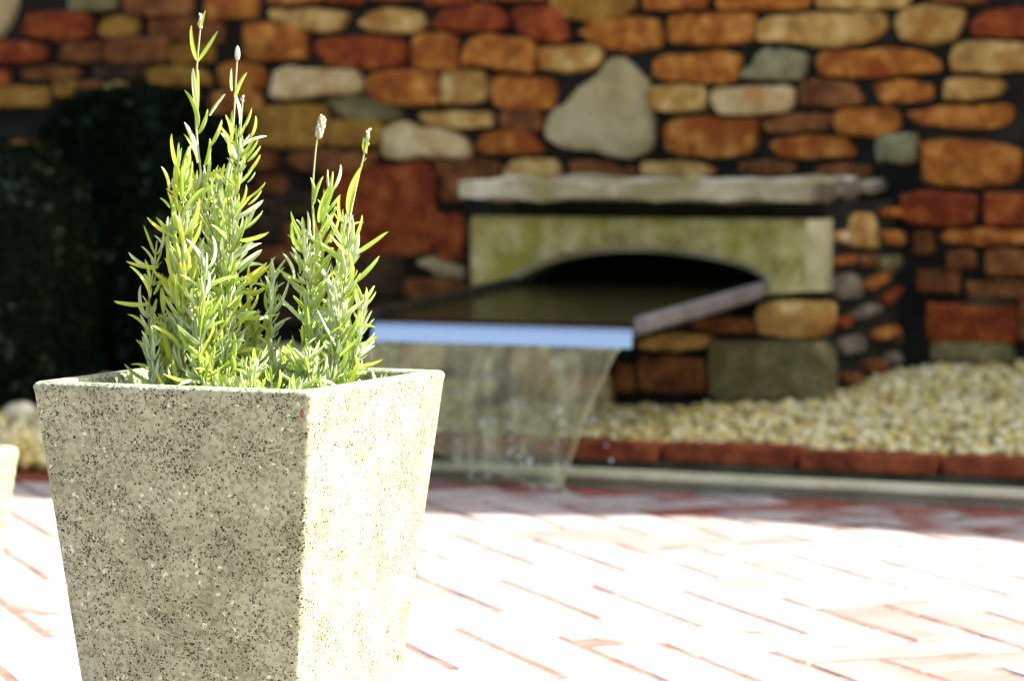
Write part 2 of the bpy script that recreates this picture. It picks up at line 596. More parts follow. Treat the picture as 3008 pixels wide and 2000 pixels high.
# ------------------------------------------------------------------ the stone wall (its swept top throws the curved shadow edge on the paving)
WY = 5.48          # front of the mortar
# heights of the top edge, found from where its shadow ends on the paving: (place of the shadow edge along the wall, its distance out)
def top_from_shadow(su, sv):
    h = (WY - sv) * to_sun.z / to_sun.y
    return (su + h * to_sun.x / to_sun.z, h)
seen = [top_from_shadow(a, b) for a, b in ((-1.92, 4.15), (-1.758, 4.258), (-1.62, 4.245), (-1.47, 4.2194), (-1.30, 4.20), (-1.1451, 4.1758))]
left_bay = [top_from_shadow(a, b) for a, b in ((-5.5, 4.20), (-4.2, 4.24), (-3.2, 4.26), (-2.75, 4.25))]
xa, xb_, hb_ = left_bay[-1][0], seen[0][0], left_bay[-1][1]
prof = [(-8, left_bay[0][1] + .1)] + left_bay + [(xa + .06, hb_ + .15), (xa + .12, hb_ + .48), (xa + .3, hb_ + .56), (xb_ - .22, hb_ + .54), (xb_ - .10, hb_ + .42)] + seen + [(seen[-1][0] + .4, seen[-1][1] + .14), (seen[-1][0] + .9, seen[-1][1] + .32), (6.0, seen[-1][1] + .4)]
wall = thing('stone_wall', 'tall rubble wall of orange and tan stones in dark mortar behind the fountain', 'wall', (-2.6, WY, 0))
def loc_in(o, p):
    return Vector(p) - o.location
vs, fs = [], []
n = len(prof)
for y in (WY, WY + .42):
    for x, h in prof: vs.append(loc_in(wall, (x, y, -.06)))
    for x, h in prof: vs.append(loc_in(wall, (x, y, h)))
for i in range(n - 1):
    fs.append((i, i + 1, n + i + 1, n + i))
    fs.append((2 * n + i + 1, 2 * n + i, 3 * n + i, 3 * n + i + 1))
    fs.append((n + i, n + i + 1, 3 * n + i + 1, 3 * n + i))
fs.append((0, n, 3 * n, 2 * n))
fs.append((n - 1, 2 * n + n - 1, 3 * n + n - 1, n + n - 1))
link('mortar', mesh('mortar', vs, fs, False), wall, mats=[M['mortar']])

# stones in view: outline corners in photograph pixels, dropped on the wall's face
def box(x0, y0, x1, y1): return [(x0, y0), (x1, y0), (x1, y1), (x0, y1)]
def c3(*p): return [(700 + x / 2.24, y / 2.24) for x, y in p]
def c4(*p): return [(1500 + x / 2.614, y / 2.614) for x, y in p]
def c5(*p): return [(2200 + x / 2.24, y / 2.24) for x, y in p]
def c2(*p): return [(x / 2.24, y / 2.24) for x, y in p]
STONES = [
 ('boulder', [(-90, -60), (62, -55), (48, 30), (10, 105), (-90, 130)]),
 ('olive', box(219, -40, 353, 31)), ('brown', box(388, -40, 567, 45)), ('orange', box(612, -40, 759, 50)),
 ('red', c2((170, 200), (230, 110), (400, 85), (590, 120), (610, 230), (430, 265), (330, 215), (220, 225))), ('gold', c2((680, 190), (780, 130), (900, 120), (910, 200), (850, 240), (700, 230))), ('brown', box(451, 62, 656, 120)),
 ('red', box(-60, 130, 138, 179)), ('brown', c2((430, 390), (500, 310), (680, 285), (690, 380), (620, 405))), ('orange', box(330, 121, 500, 181)), ('gold', box(513, 136, 625, 181)),
 ('brown', box(80, 201, 241, 232)), ('dark', box(286, 192, 437, 232)), ('gold', c2((1020, 470), (1200, 450), (1400, 510), (1390, 555), (1150, 560), (1040, 520))), ('red', box(-60, 212, 27, 246)),
 ('tan', box(-60, 263, 147, 308)), ('tan', box(183, 245, 228, 280)), ('orange', box(250, 248, 304, 290)), ('pale', box(321, 252, 384, 290)), ('orange', box(411, 259, 451, 297)),
 ('brown', box(468, 272, 594, 332)), ('orange', c2((1470, 470), (1550, 420), (1700, 460), (1770, 530), (1680, 590), (1540, 580))), ('orange', box(634, 277, 768, 330)),
 ('gold', c2((1680, 800), (1760, 715), (1960, 690), (2150, 705), (2160, 850), (2080, 960), (1900, 965), (1720, 940))),
 ('orange', box(796, -50, 950, 7)), ('red', box(977, -50, 1070, 6)), ('brown', box(1090, -50, 1240, 0)), ('red', box(1262, -50, 1396, 9)), ('orange', box(1420, -50, 1600, -4)),
 ('tan', c3((240, 90), (300, 75), (755, 95), (620, 190), (560, 205), (430, 150), (260, 125))),
 ('tan', c3((830, 150), (1000, 70), (1150, 100), (1255, 165), (1150, 205), (950, 195))),
 ('red', c3((1320, 160), (1440, 80), (1650, 45), (1810, 150), (1650, 200), (1400, 190))),
 ('red', c3((1830, 100), (1950, 50), (2080, 70), (2175, 230), (2110, 275), (1960, 220))),
 ('orange', box(729, 76, 905, 165)),
 ('red', c3((530, 300), (650, 255), (1000, 260), (1110, 310), (1080, 410), (930, 450), (700, 410), (560, 350))),
 ('orange', box(1225, 103, 1347, 205)),
 ('orange', c3((1500, 400), (1580, 280), (1680, 240), (1800, 290), (1950, 290), (1960, 475), (1820, 450), (1700, 400), (1520, 430))),
 ('tan', c4((250, 400), (300, 380), (420, 400), (560, 360), (690, 375), (710, 430), (640, 500), (470, 545), (330, 510))),
 ('pale', c3((255, 610), (310, 490), (390, 445), (450, 480), (750, 480), (840, 570), (800, 610), (600, 590), (420, 640), (280, 640))),
 ('orange', c3((890, 540), (1000, 480), (1250, 485), (1330, 530), (1330, 660), (1200, 690), (1000, 660), (900, 600))),
 ('tan', box(1307, 219, 1428, 299)),
 ('orange', c3((1680, 500), (1800, 510), (1850, 540), (2080, 530), (2070, 700), (1800, 710), (1700, 640))),
 ('olive', c3((610, 680), (760, 640), (950, 690), (1080, 750), (1040, 785), (800, 770))),
 ('gold', box(968, 357, 1124, 422)),
 ('tan', c3((1235, 760), (1300, 740), (1450, 760), (1670, 740), (1680, 820), (1500, 840), (1300, 820))),
 ('brown', box(1479, 330, 1593, 379)),
 ('pale', c3((1000, 1000), (1010, 860), (1140, 815), (1250, 880), (1450, 910), (1550, 1000), (1480, 1030), (1250, 1000), (1130, 1045))),
 ('orange', c3((1600, 960), (1660, 890), (1850, 870), (2020, 990), (1850, 1010), (1640, 1000))),
 ('brown', c3((350, 1060), (480, 990), (700, 1020), (950, 1000), (940, 1050), (680, 1150), (560, 1110))),
 ('brown', box(745, 455, 812, 495)),
 ('red', c3((560, 1180), (870, 1130), (1230, 1070), (1275, 1120), (1310, 1540), (1290, 1650), (950, 1670), (600, 1640))),
 ('brown', c3((1310, 1070), (1500, 1050), (1720, 1090), (1700, 1170), (1400, 1180))),
 ('tan', c3((1770, 1130), (1900, 1070), (2060, 1060), (2140, 1140), (2060, 1195), (1800, 1190))),
 ('brown', box(1311, 531, 1362, 585)), ('red', box(1298, 640, 1364, 755)),
 ('boulder', [(1239, 770), (1290, 755), (1362, 785), (1364, 815), (1300, 800)]),
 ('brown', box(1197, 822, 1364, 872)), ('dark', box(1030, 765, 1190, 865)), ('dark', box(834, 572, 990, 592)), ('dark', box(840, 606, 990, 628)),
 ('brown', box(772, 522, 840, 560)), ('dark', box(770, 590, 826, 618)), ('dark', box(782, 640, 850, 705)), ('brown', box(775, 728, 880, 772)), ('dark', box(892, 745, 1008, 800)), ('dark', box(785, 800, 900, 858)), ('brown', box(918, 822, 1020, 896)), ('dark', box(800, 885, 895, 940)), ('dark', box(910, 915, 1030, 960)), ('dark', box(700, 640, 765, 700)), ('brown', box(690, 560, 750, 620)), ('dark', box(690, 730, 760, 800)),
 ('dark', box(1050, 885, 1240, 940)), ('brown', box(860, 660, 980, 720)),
 ('gold', c4((300, -60), (400, 80), (500, 130), (680, 155), (830, 85), (960, 60), (950, -60))),
 ('orange', box(1905, -45, 2074, 23)), ('orange', box(2120, -45, 2374, 22)),
 ('orange', c4((1220, 200), (1300, 120), (1550, 140), (1700, 105), (1870, 125), (1880, 300), (1600, 330), (1280, 320))),
 ('orange', c4((530, 260), (700, 200), (950, 145), (1080, 160), (1170, 280), (1130, 340), (920, 385), (750, 310))),
 ('orange', c4((1110, 470), (1350, 440), (1430, 470), (1550, 400), (1750, 430), (1780, 560), (1640, 640), (1400, 600), (1150, 590))),
 ('tan', c4((1105, 700), (1160, 670), (1490, 680), (1510, 770), (1480, 840), (1180, 845), (1110, 780))),
 ('pale', [(2100, 285), (2125, 266), (2325, 257), (2333, 305), (2300, 326), (2135, 331)]),
 ('boulder', c4((300, 970), (350, 850), (450, 820), (560, 680), (700, 560), (780, 460), (850, 450), (960, 530), (1060, 640), (1080, 850), (1100, 1100), (1040, 1170), (930, 1205), (700, 1150), (430, 1130), (330, 1060))),
 ('green_grey', c5((-10, 510), (100, 370), (150, 335), (370, 365), (385, 400), (340, 520), (150, 515))),
 ('orange', c4((1220, 970), (1300, 950), (1500, 910), (1700, 950), (1890, 930), (1880, 1120), (1700, 1190), (1400, 1180), (1230, 1130))),
 ('brown', c4((480, 1250), (620, 1240), (820, 1300), (980, 1270), (980, 1340), (800, 1360), (500, 1350))),
 ('tan', c4((1060, 1250), (1300, 1260), (1560, 1300), (1540, 1345), (1200, 1345), (1060, 1330))),
 ('brown', box(2189, 480, 2330, 508)),
 ('tan', box(2410, -45, 2673, 20)), ('brown', box(2749, -45, 2896, 6)),
 ('tan', c5((90, 150), (200, 140), (850, 85), (910, 160), (850, 220), (560, 300), (460, 290), (380, 255), (100, 265))),
 ('tan', c5((985, 130), (1050, 90), (1190, 50), (1400, 80), (1420, 120), (1300, 250), (1160, 280), (1000, 210))),
 ('red', c5((1490, 170), (1600, 110), (1760, 70), (1900, 90), (1900, 230), (1540, 235))),
 ('orange', c5((470, 400), (540, 350), (760, 360), (940, 330), (1100, 360), (1265, 420), (1240, 470), (1040, 460), (880, 500), (500, 490))),
 ('tan', c5((1340, 380), (1440, 290), (1700, 290), (1900, 310), (1900, 440), (1640, 465), (1370, 450))),
 ('brown', c5((355, 560), (450, 530), (620, 570), (760, 640), (720, 690), (380, 680))),
 ('orange', c5((850, 570), (920, 570), (1010, 530), (1080, 560), (1195, 560), (1190, 650), (1030, 650), (930, 675))),
 ('tan', c5((1310, 590), (1360, 530), (1600, 540), (1690, 575), (1600, 610), (1400, 650), (1310, 640))),
 ('brown', c5((130, 810), (300, 780), (420, 760), (570, 760), (560, 820), (330, 850), (170, 860))),
 ('orange', c5((595, 800), (640, 740), (800, 740), (930, 720), (995, 820), (950, 870), (820, 880), (640, 870))),
 ('orange', c5((1085, 740), (1150, 730), (1240, 750), (1300, 715), (1450, 730), (1560, 690), (1700, 690), (1745, 740), (1700, 800), (1560, 850), (1350, 820), (1140, 790))),
 ('orange', c5((180, 950), (380, 910), (560, 900), (620, 940), (690, 980), (660, 1025), (290, 1030))),
 ('green_grey', c5((870, 900), (1090, 900), (1105, 1050), (870, 1050))),
 ('orange', c5((1170, 950), (1330, 930), (1600, 970), (1800, 1010), (1770, 1160), (1560, 1220), (1200, 1190))),
 ('brown', box(2419, 489, 2557, 518)),
 ('red', c5((1030, 1300), (1200, 1270), (1480, 1300), (1510, 1350), (1440, 1450), (1300, 1470), (1060, 1430))),
 ('red', box(2905, 578, 3060, 655)), ('orange', [(2771, 690), (2850, 677), (3040, 680), (3040, 712), (2800, 712)]),
 ('brown', box(2799, 746, 2863, 780)), ('brown', box(2909, 740, 3050, 801)), ('brown', box(2707, 797, 2817, 852)),
 ('brown', box(2854, 829, 3040, 864)), ('red', box(2739, 898, 2996, 1003)), ('olive', box(2753, 1012, 2973, 1058)), ('brown', box(2698, 690, 2738, 735)),
 ('brown', box(3010, 890, 3100, 990)), ('dark', box(2850, 875, 2990, 893)),
 ('orange', box(3035, 410, 3160, 540)), ('red', box(3030, 230, 3150, 300)), ('orange', box(3040, 330, 3180, 385)), ('red', box(3040, 120, 3170, 200)), ('tan', box(3035, 25, 3190, 95)),
]
def shape_of(px, seed):
    """a plain box gets uneven, rounded corners; traced outlines stay as traced"""
    if len(px) != 4: return px
    rg = random.Random(seed)
    (x0, y0), (x1, y1) = px[0], px[2]
    w, h = x1 - x0, y1 - y0
    if w < 0 or px[1][1] != px[0][1]: return px
    j = lambda a: rg.uniform(-a, a)
    c = min(w, h) * .08
    return [(x0 + c, y0 + j(.10) * h), (x0 + w * .35, y0 + j(.09) * h), (x0 + w * .68, y0 + j(.09) * h), (x1 - c, y0 + j(.12) * h), (x1 + j(.02) * w, y0 + h * .35),
            (x1 + j(.03) * w, y1 - h * .3), (x1 - c * 1.2, y1 + j(.1) * h), (x0 + w * .6, y1 + j(.08) * h), (x0 + w * .3, y1 + j(.08) * h), (x0 + c, y1 + j(.1) * h), (x0 + j(.03) * w, y1 - h * .35), (x0 + j(.02) * w, y0 + h * .3)]

def put_stone(parent, px, mat, yplane, proud, depth, seed, npts=30, grow=0.006):
    px = shape_of(px, seed)
    pts = [hit_y(x, y, yplane) for x, y in px]
    loop = smooth_loop([(p.x, p.z) for p in pts], npts, seed, .0028)
    if not is_ccw(loop): loop.reverse()
    if mat not in ('boulder', 'green_grey'):
        # roughly coursed rubble: square the outline up towards its own block
        x0, x1 = min(p.x for p in loop), max(p.x for p in loop)
        y0, y1 = min(p.y for p in loop), max(p.y for p in loop)
        mx_, my_, hx, hy = (x0 + x1) / 2, (y0 + y1) / 2, (x1 - x0) / 2, (y1 - y0) / 2
        out = []
        for p in loop:
            dx, dy = (p.x - mx_) / hx, (p.y - my_) / hy
            k = max(abs(dx), abs(dy), .3)
            out.append(p.lerp(Vector((mx_ + dx / k * hx, my_ + dy / k * hy)), .42))
        loop = out
    cx = sum(p.x for p in loop) / npts; cz = sum(p.y for p in loop) / npts
    loop = [p + (p - Vector((cx, cz))).normalized() * grow for p in loop]
    v, f, (cx, cz) = stone_mesh(loop, depth, proud, seed)
    me = mesh('stone', v, f)
    me.set_sharp_from_angle(angle=R(28))
    return link('stone', me, parent, Vector((cx, yplane, cz)) - parent.location, [M[mat]])

rgs = random.Random(11)
boxes = []
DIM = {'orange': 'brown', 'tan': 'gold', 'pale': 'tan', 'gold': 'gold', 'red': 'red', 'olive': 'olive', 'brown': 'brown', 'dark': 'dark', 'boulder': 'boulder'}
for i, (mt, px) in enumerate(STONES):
    if sum(q[0] for q in px) / len(px) < 560: mt = DIM[mt]      # dim light at the left end put into browner stone colours
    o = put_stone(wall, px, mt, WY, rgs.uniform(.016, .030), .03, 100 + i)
    xs = [v.co.x + o.location.x + wall.location.x for v in o.data.vertices]
    zs = [v.co.z + o.location.z for v in o.data.vertices]
    boxes.append((min(xs), max(xs), min(zs), max(zs)))
    if mt == 'boulder' and len(px) > 12: o['label'] = 'large grey three-cornered stone'

# the same rubble carried on beyond what the photograph shows, joined into one part
vs, fs, ms = [], [], []
KEYS = ['red', 'orange', 'tan', 'brown', 'gold', 'olive', 'pale']
vx0, vx1 = hit_y(-40, 500, WY).x, hit_y(3050, 500, WY).x
z = .0
row = 0
while z < 3.0:
    h = rgs.uniform(.05, .085)
    x = -6.5 + rgs.uniform(0, .1)
    while x < 3.2:
        w = rgs.uniform(.08, .19)
        bb = (x, x + w, z, z + h)
        hid = any(b[0] - .008 < bb[1] and b[1] + .008 > bb[0] and b[2] - .008 < bb[3] and b[3] + .008 > bb[2] for b in boxes)
        fount = bb[1] > -2.56 and bb[0] < -1.70 and z < .56
        clear_view = vx0 < bb[1] and bb[0] < vx1 and z < .87 and not (z < .64 and bb[1] < -3.03)
        if not hid and not fount and not clear_view:
            lp = smooth_loop(shape_of(box(0, 0, w * 1000, h * 1000), row * 977 + int(x * 1000)), 12, row, 0)
            lp = [Vector((x + p.x / 1000, z + p.y / 1000)) for p in lp]
            if not is_ccw(lp): lp.reverse()
            v, f, (cx, cz) = stone_mesh(lp, .03, rgs.uniform(.015, .03), row * 31 + int(x * 500))
            b0 = len(vs)
            vs += [q + Vector((cx, WY, cz)) - wall.location for q in v]
            fs += [tuple(b0 + q for q in ff) for ff in f]
            ms += [rgs.choice([0, 1, 1, 1, 2, 2, 3, 4, 5, 6])] * len(f)
        x += w + rgs.uniform(.018, .032)
    z += h + rgs.uniform(.018, .03)
    row += 1
o = link('upper_stones', mesh('upper_stones', vs, fs, True, ms), wall, mats=[M[k] for k in KEYS])
tag(o, kind='stuff')

# ------------------------------------------------------------------ the wall fountain
FY = 5.13
XL, XR = -2.483, -1.787
fount = thing('wall_fountain', 'stone fountain with arched lintel, coping slab and metal spout tray on the rubble wall', 'fountain', (-2.12, FY, 0))
def fl(p): return Vector(p) - fount.location
def boxm(x0, x1, y0, y1, z0, z1):
    return [(x0, y0, z0), (x1, y0, z0), (x1, y1, z0), (x0, y1, z0), (x0, y0, z1), (x1, y0, z1), (x1, y1, z1), (x0, y1, z1)], \
           [(0, 3, 2, 1), (4, 5, 6, 7), (0, 1, 5, 4), (1, 2, 6, 5), (2, 3, 7, 6), (3, 0, 4, 7)]
vs, fs = [], []
BY = WY - .004
for bx in ((XL + .03, XR - .014, FY + .028, BY, -.05, .262), (XL + .03, -2.405, FY + .05, BY, .263, .463), (-1.888, XR - .014, FY + .05, BY, .263, .463), (-2.404, -1.889, FY + .06, BY, .40, .463)):
    v, f = boxm(*bx)
    b0 = len(vs)
    vs += [fl((q[0] + (.15 * (q[1] - FY) if q[0] > -1.82 else 0), q[1], q[2])) for q in v]
    fs += [tuple(b0 + q for q in ff) for ff in f]
link('mortar_core', mesh('mortar_core', vs, fs, False), fount, mats=[M['mortar']])

# lintel with a segmental arch cut in its underside, arris chamfered
ztop, zbot, zspr, zapex = .4315, .296, .322, .3685
axl, axr = -2.402, -1.893
def arch(off):
    """opening outline from the left foot round to the right foot, grown by off"""
    zl = .301
    out = [(axl - off, zbot), (axl - off, zl + off * .4)]
    for k in range(1, 20):
        t = k / 20
        x = axl - off + (axr - axl + 2 * off) * t
        zs = zl if t < .5 else zspr
        out.append((x, zs + off * .4 + (zapex - zs + off * .6) * (1 - (2 * t - 1) ** 2) ** .72))
    out += [(axr + off, zspr + off * .4), (axr + off, zbot)]
    return out
bm = bmesh.new()
ch = .012
ya, yb = FY, FY + .075
inner, outer = arch(0), arch(ch)
def ringverts(pts, y): return [bm.verts.new(fl((x, y, z))) for x, z in pts]
vo_f = ringverts(outer, ya)
vi_f = ringverts(inner, ya + ch)
vi_b = ringverts(inner, yb)
c = .009
n = len(inner)
xs_top = [outer[k][0] for k in range(n)]
top_f = [bm.verts.new(fl((min(max(x, XL), XR), ya, ztop - c))) for x in xs_top]
top_c = [bm.verts.new(fl((min(max(x, XL), XR), ya + c, ztop))) for x in xs_top]
top_b = [bm.verts.new(fl((min(max(x, XL), XR), yb, ztop))) for x in xs_top]
for k in range(1, n - 2):
    bm.faces.new((vo_f[k], vo_f[k + 1], top_f[k + 1], top_f[k]))
    bm.faces.new((top_f[k], top_f[k + 1], top_c[k + 1], top_c[k]))
    bm.faces.new((top_c[k], top_c[k + 1], top_b[k + 1], top_b[k]))
for k in range(n - 1):
    bm.faces.new((vi_f[k], vi_f[k + 1], vo_f[k + 1], vo_f[k]))
    bm.faces.new((vi_b[k], vi_b[k + 1], vi_f[k + 1], vi_f[k]))
# the two legs with chamfered outer corners
for side in (0, 1):
    xo = XL if side == 0 else XR
    s = 1 if side == 0 else -1
    cc = .010 if side == 0 else .024
    kin = 1 if side == 0 else n - 2
    foot = 0 if side == 0 else n - 1
    A = [bm.verts.new(fl((xo + s * cc, ya, z))) for z in (zbot + .006, ztop - c)]
    B = [bm.verts.new(fl((xo, ya + cc, z))) for z in (zbot + .006, ztop - c)]
    T = bm.verts.new(fl((xo + s * cc, ya + c, ztop)))
    T2 = bm.verts.new(fl((xo + s * .004, ya + cc, ztop)))
    Bb = [bm.verts.new(fl((xo, yb, z))) for z in (zbot + .006, ztop)]
    F = [vo_f[foot], A[0], A[1], top_f[kin], vo_f[kin]]
    bm.faces.new(F)
    bm.faces.new((A[0], B[0], B[1], A[1]))
    bm.faces.new((A[1], T, top_c[kin], top_f[kin]))
    bm.faces.new((A[1], B[1], T2, T))
    bm.faces.new((B[0], Bb[0], Bb[1], T2, B[1]))
    bm.faces.new((T, T2, Bb[1], top_b[kin], top_c[kin]))
    bm.faces.new((vo_f[foot], vi_f[foot], vi_b[foot], Bb[0], B[0], A[0]))
bmesh.ops.recalc_face_normals(bm, faces=bm.faces[:])
me = bpy.data.meshes.new('lintel')
bm.to_mesh(me); bm.free()
lo = link('lintel', me, fount, mats=[M['lintel'], M['lintel_clean_lit']])
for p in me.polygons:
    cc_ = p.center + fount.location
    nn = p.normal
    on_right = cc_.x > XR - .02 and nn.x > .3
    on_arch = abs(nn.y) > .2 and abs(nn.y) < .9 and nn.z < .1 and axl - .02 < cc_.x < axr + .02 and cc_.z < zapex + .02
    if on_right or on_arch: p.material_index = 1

# coping slab: uneven split stone, overhanging, its right end running back to the wall
me = bevel_box(-2.480, -1.782, FY - .055, BY, .4655, .4995, .005, 2, .015, 11, 5, 'coping_slab')
for v in me.vertices:
    if v.co.x > -1.80 and v.co.y > 5.10 and v.co.z < .482: v.co.z += .035 * (v.co.y - 5.10)
    v.co = v.co - fount.location
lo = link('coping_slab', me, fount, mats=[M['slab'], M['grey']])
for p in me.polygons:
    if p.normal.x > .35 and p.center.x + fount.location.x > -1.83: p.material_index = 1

# stones of the base, front face
FST = [('tan', [(2248, 905), (2290, 890), (2400, 888), (2440, 900), (2435, 950), (2390, 985), (2300, 980), (2250, 965)]),
       ('mossy', [(2106, 1020), (2116, 1008), (2330, 1006), (2412, 1004), (2428, 1016), (2440, 1070), (2440, 1160), (2426, 1174), (2300, 1176), (2150, 1172), (2110, 1160)]),
       ('brown', box(2065, 938, 2232, 968)), ('tan', [(1900, 1000), (1990, 985), (2085, 984), (2088, 1008), (1990, 1022), (1905, 1020)]),
       ('brown', box(1895, 1050, 2082, 1140)), ('brown', box(1832, 1078, 1870, 1140)),
       ('green_grey', box(1650, 1030, 1790, 1085)), ('pale', box(1520, 1020, 1630, 1090)), ('green_grey', box(1330, 1015, 1500, 1080)), ('pale', box(1200, 1020, 1310, 1080)),
       ('pale', box(1690, 1100, 1800, 1165)), ('tan', box(1560, 1105, 1670, 1165)), ('grey', box(1420, 1095, 1540, 1160)), ('mossy', box(1290, 1095, 1400, 1160)), ('green_grey', box(1170, 1095, 1270, 1160)),
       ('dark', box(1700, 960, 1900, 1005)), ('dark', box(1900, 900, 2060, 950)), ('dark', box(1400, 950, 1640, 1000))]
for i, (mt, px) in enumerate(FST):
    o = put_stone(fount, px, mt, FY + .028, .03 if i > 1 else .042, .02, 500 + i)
# stones of the right-hand return, seen on the slant
def c7(*p): return [(2000 + x / 2.178, 480 + y / 2.178) for x, y in p]
SST = [('tan', c7((1060, 530), (1080, 330), (1150, 310), (1220, 320), (1240, 540))), ('orange', c7((1260, 290), (1390, 280), (1390, 340), (1270, 350))),
       ('orange', c7((1270, 430), (1400, 440), (1390, 530), (1280, 510))), ('red', c7((1410, 430), (1500, 430), (1500, 490), (1415, 490))),
       ('pale', c7((970, 440), (1050, 430), (1055, 510), (975, 505))), ('orange', c7((960, 610), (1080, 580), (1080, 640), (965, 650))),
       ('brown', c7((1120, 590), (1220, 570), (1230, 650), (1130, 660))), ('olive', c7((1250, 600), (1490, 575), (1510, 640), (1370, 690), (1260, 680))),
       ('grey', c7((965, 730), (1050, 690), (1140, 740), (1130, 860), (970, 870))), ('orange', c7((1150, 760), (1300, 690), (1310, 740), (1180, 820))),
       ('red', c7((1270, 850), (1520, 770), (1530, 810), (1300, 910))), ('grey', c7((1070, 960), (1200, 890), (1270, 920), (1180, 980), (1080, 1000))),
       ('red', c7((980, 990), (1055, 970), (1060, 1040), (985, 1050))), ('grey', c7((1000, 1120), (1140, 1090), (1150, 1190), (1010, 1230))),
       ('orange', c7((1200, 1080), (1340, 1020), (1370, 1090), (1230, 1140))), ('brown', c7((1390, 1000), (1480, 970), (1490, 1050), (1400, 1060))),
       ('brown', c7((1150, 1260), (1290, 1250), (1300, 1340), (1160, 1350))), ('grey', c7((1300, 1210), (1400, 1190), (1440, 1260), (1320, 1300))),
       ('brown', c7((1010, 1340), (1120, 1330), (1130, 1410), (1020, 1420))), ('dark', c7((1310, 1090), (1480, 1080), (1480, 1160), (1320, 1170)))]
SX, SK = XR - .014, .15
def hit_return(px, py):
    d = ray(px, py)
    t = (SX - SK * FY) / (d.x - SK * d.y)
    return CAM + d * t
for i, (mt, px) in enumerate(SST):
    pts = [hit_return(x, y) for x, y in px]
    lp = smooth_loop([(p.y, p.z) for p in pts], 12, 700 + i, .001)
    if not is_ccw(lp): lp.reverse()
    lp = [p for p in lp]
    if max(p.x for p in lp) > WY - .004:
        k = (WY - .006 - min(p.x for p in lp)) / (max(p.x for p in lp) - min(p.x for p in lp))
        if k <= .2: continue
        m0 = min(p.x for p in lp)
        lp = [Vector((m0 + (p.x - m0) * k, p.y)) for p in lp]
    v, f, (cy, cz) = stone_mesh(lp, .02, .016, 700 + i)
    # local x -> +y, local -y (out) -> +x
    v = [Vector((-q.y, q.x, q.z)) for q in v]
    o = link('stone', mesh('stone', v, f), fount, fl((SX + SK * (cy - FY), cy, cz)), [M[mt]])
    o.rotation_euler = (0, 0, -math.atan(SK))

# spout tray: floor sloping down to a turned lip, a rail on either side
TF, TB = 4.56, FY + .30
zf, zb = .262, .320
txl, txr = -2.385, -1.905
def sl(y): return zf + (zb - zf) * (y - TF) / (TB - TF) * .9
tray = link('spout_tray', mesh('spout_tray', [fl(q) for q in (
    (txl, TF, zf - .012), (txr, TF, zf - .012), (txr, TB, sl(TB) - .012), (txl, TB, sl(TB) - .012),
    (txl, TF, zf), (txr, TF, zf), (txr, TB, sl(TB)), (txl, TB, sl(TB)))], [(0, 3, 2, 1), (4, 5, 6, 7), (0, 1, 5, 4), (1, 2, 6, 5), (2, 3, 7, 6), (3, 0, 4, 7)], False), fount, mats=[M['rail']])
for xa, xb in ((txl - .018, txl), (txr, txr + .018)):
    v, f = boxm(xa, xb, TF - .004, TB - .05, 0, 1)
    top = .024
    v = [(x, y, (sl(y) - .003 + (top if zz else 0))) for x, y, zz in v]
    lo = link('rail', mesh('rail', [fl(q) for q in v], f, False), fount, mats=[M['rail'] if xa > -2 else M['rail_shaded']])
    md = lo.modifiers.new('bevel', 'BEVEL'); md.width = .003; md.segments = 2
# lip: bright turned-down edge; a curved strip so it mirrors the sky from any side
vs, fs = [], []
prof_l = [(0.012, .004), (.003, .0036), (-.003, .0020), (-.0058, -.0015), (-.0072, -.007), (-.0084, -.013), (-.0096, -.019), (-.0108, -.025), (-.0118, -.030), (-.0085, -.0312), (0.0, -.016), (0.004, -.006)]
m_ = len(prof_l)
for x in (txl + .001, txr - .001):
    for dy, dz in prof_l: vs.append(fl((x, TF + dy, zf + dz)))
for k in range(m_ - 1): fs.append((k, m_ + k, m_ + k + 1, k + 1))
fs.append(tuple(range(m_))); fs.append(tuple(reversed(range(m_, 2 * m_))))
lip = link('spout_lip', mesh('spout_lip', vs, fs), fount, mats=[M['steel']])
lip.data.set_sharp_from_angle(angle=R(50))
# shallow water lying in the tray
vs, fs = [], []
nx, ny = 24, 30
for j in range(ny + 1):
    for i in range(nx + 1):
        x = txl + .001 + (txr - txl - .002) * i / nx
        y = TF + .012 + (TB - TF - .02) * j / ny
        vs.append((x, y, sl(y) + .007 + .0008 * noise.noise(Vector((x * 30, y * 18, 0)))))
for j in range(ny):
    for i in range(nx):
        a = j * (nx + 1) + i
        fs.append((a, a + 1, a + nx + 2, a + nx + 1))
tw = link('tray_water', mesh('tray_water', vs, fs), mats=[M['pool']])
tag(tw, 'thin dark sheet of water sliding along the spout tray', 'water', 'structure')

# falling curtain: two skins, narrowing as it falls
vs, fs = [], []
nu, nv = 40, 44
z0 = zf - .030
def fall_point(u, t, skin):
    drop = z0 * t - .004 * t
    z = z0 - drop
    fwd = .055 * math.sqrt(t)
    xl = txl + .01 + .375 * t ** 4
    xr = txr - .018 - .085 * t ** .9
    x = xl + (xr - xl) * u
    rip = .006 * noise.noise(Vector((x * 45, 3, z * 14))) + .005 * noise.noise(Vector((x * 110, 7, z * 24))) * (.3 + t)
    th = .0012 + .004 * (abs(u - .5) * 2) ** 6
    return (x, TF - .0185 - fwd + rip + skin * th, z)
for skin in (-1, 1):
    for j in range(nv + 1):
        for i in range(nu + 1): vs.append(fall_point(i / nu, j / nv, skin))
off = (nu + 1) * (nv + 1)
for j in range(nv):
    for i in range(nu):
        a = j * (nu + 1) + i
        fs.append((a, a + 1, a + nu + 2, a + nu + 1))
        fs.append((off + a + 1, off + a, off + a + nu + 1, off + a + nu + 2))
    for i in (0, nu):
        a = j * (nu + 1) + i
        fs.append((a, a + nu + 1, off + a + nu + 1, off + a))
ms_ = [0] * len(fs)
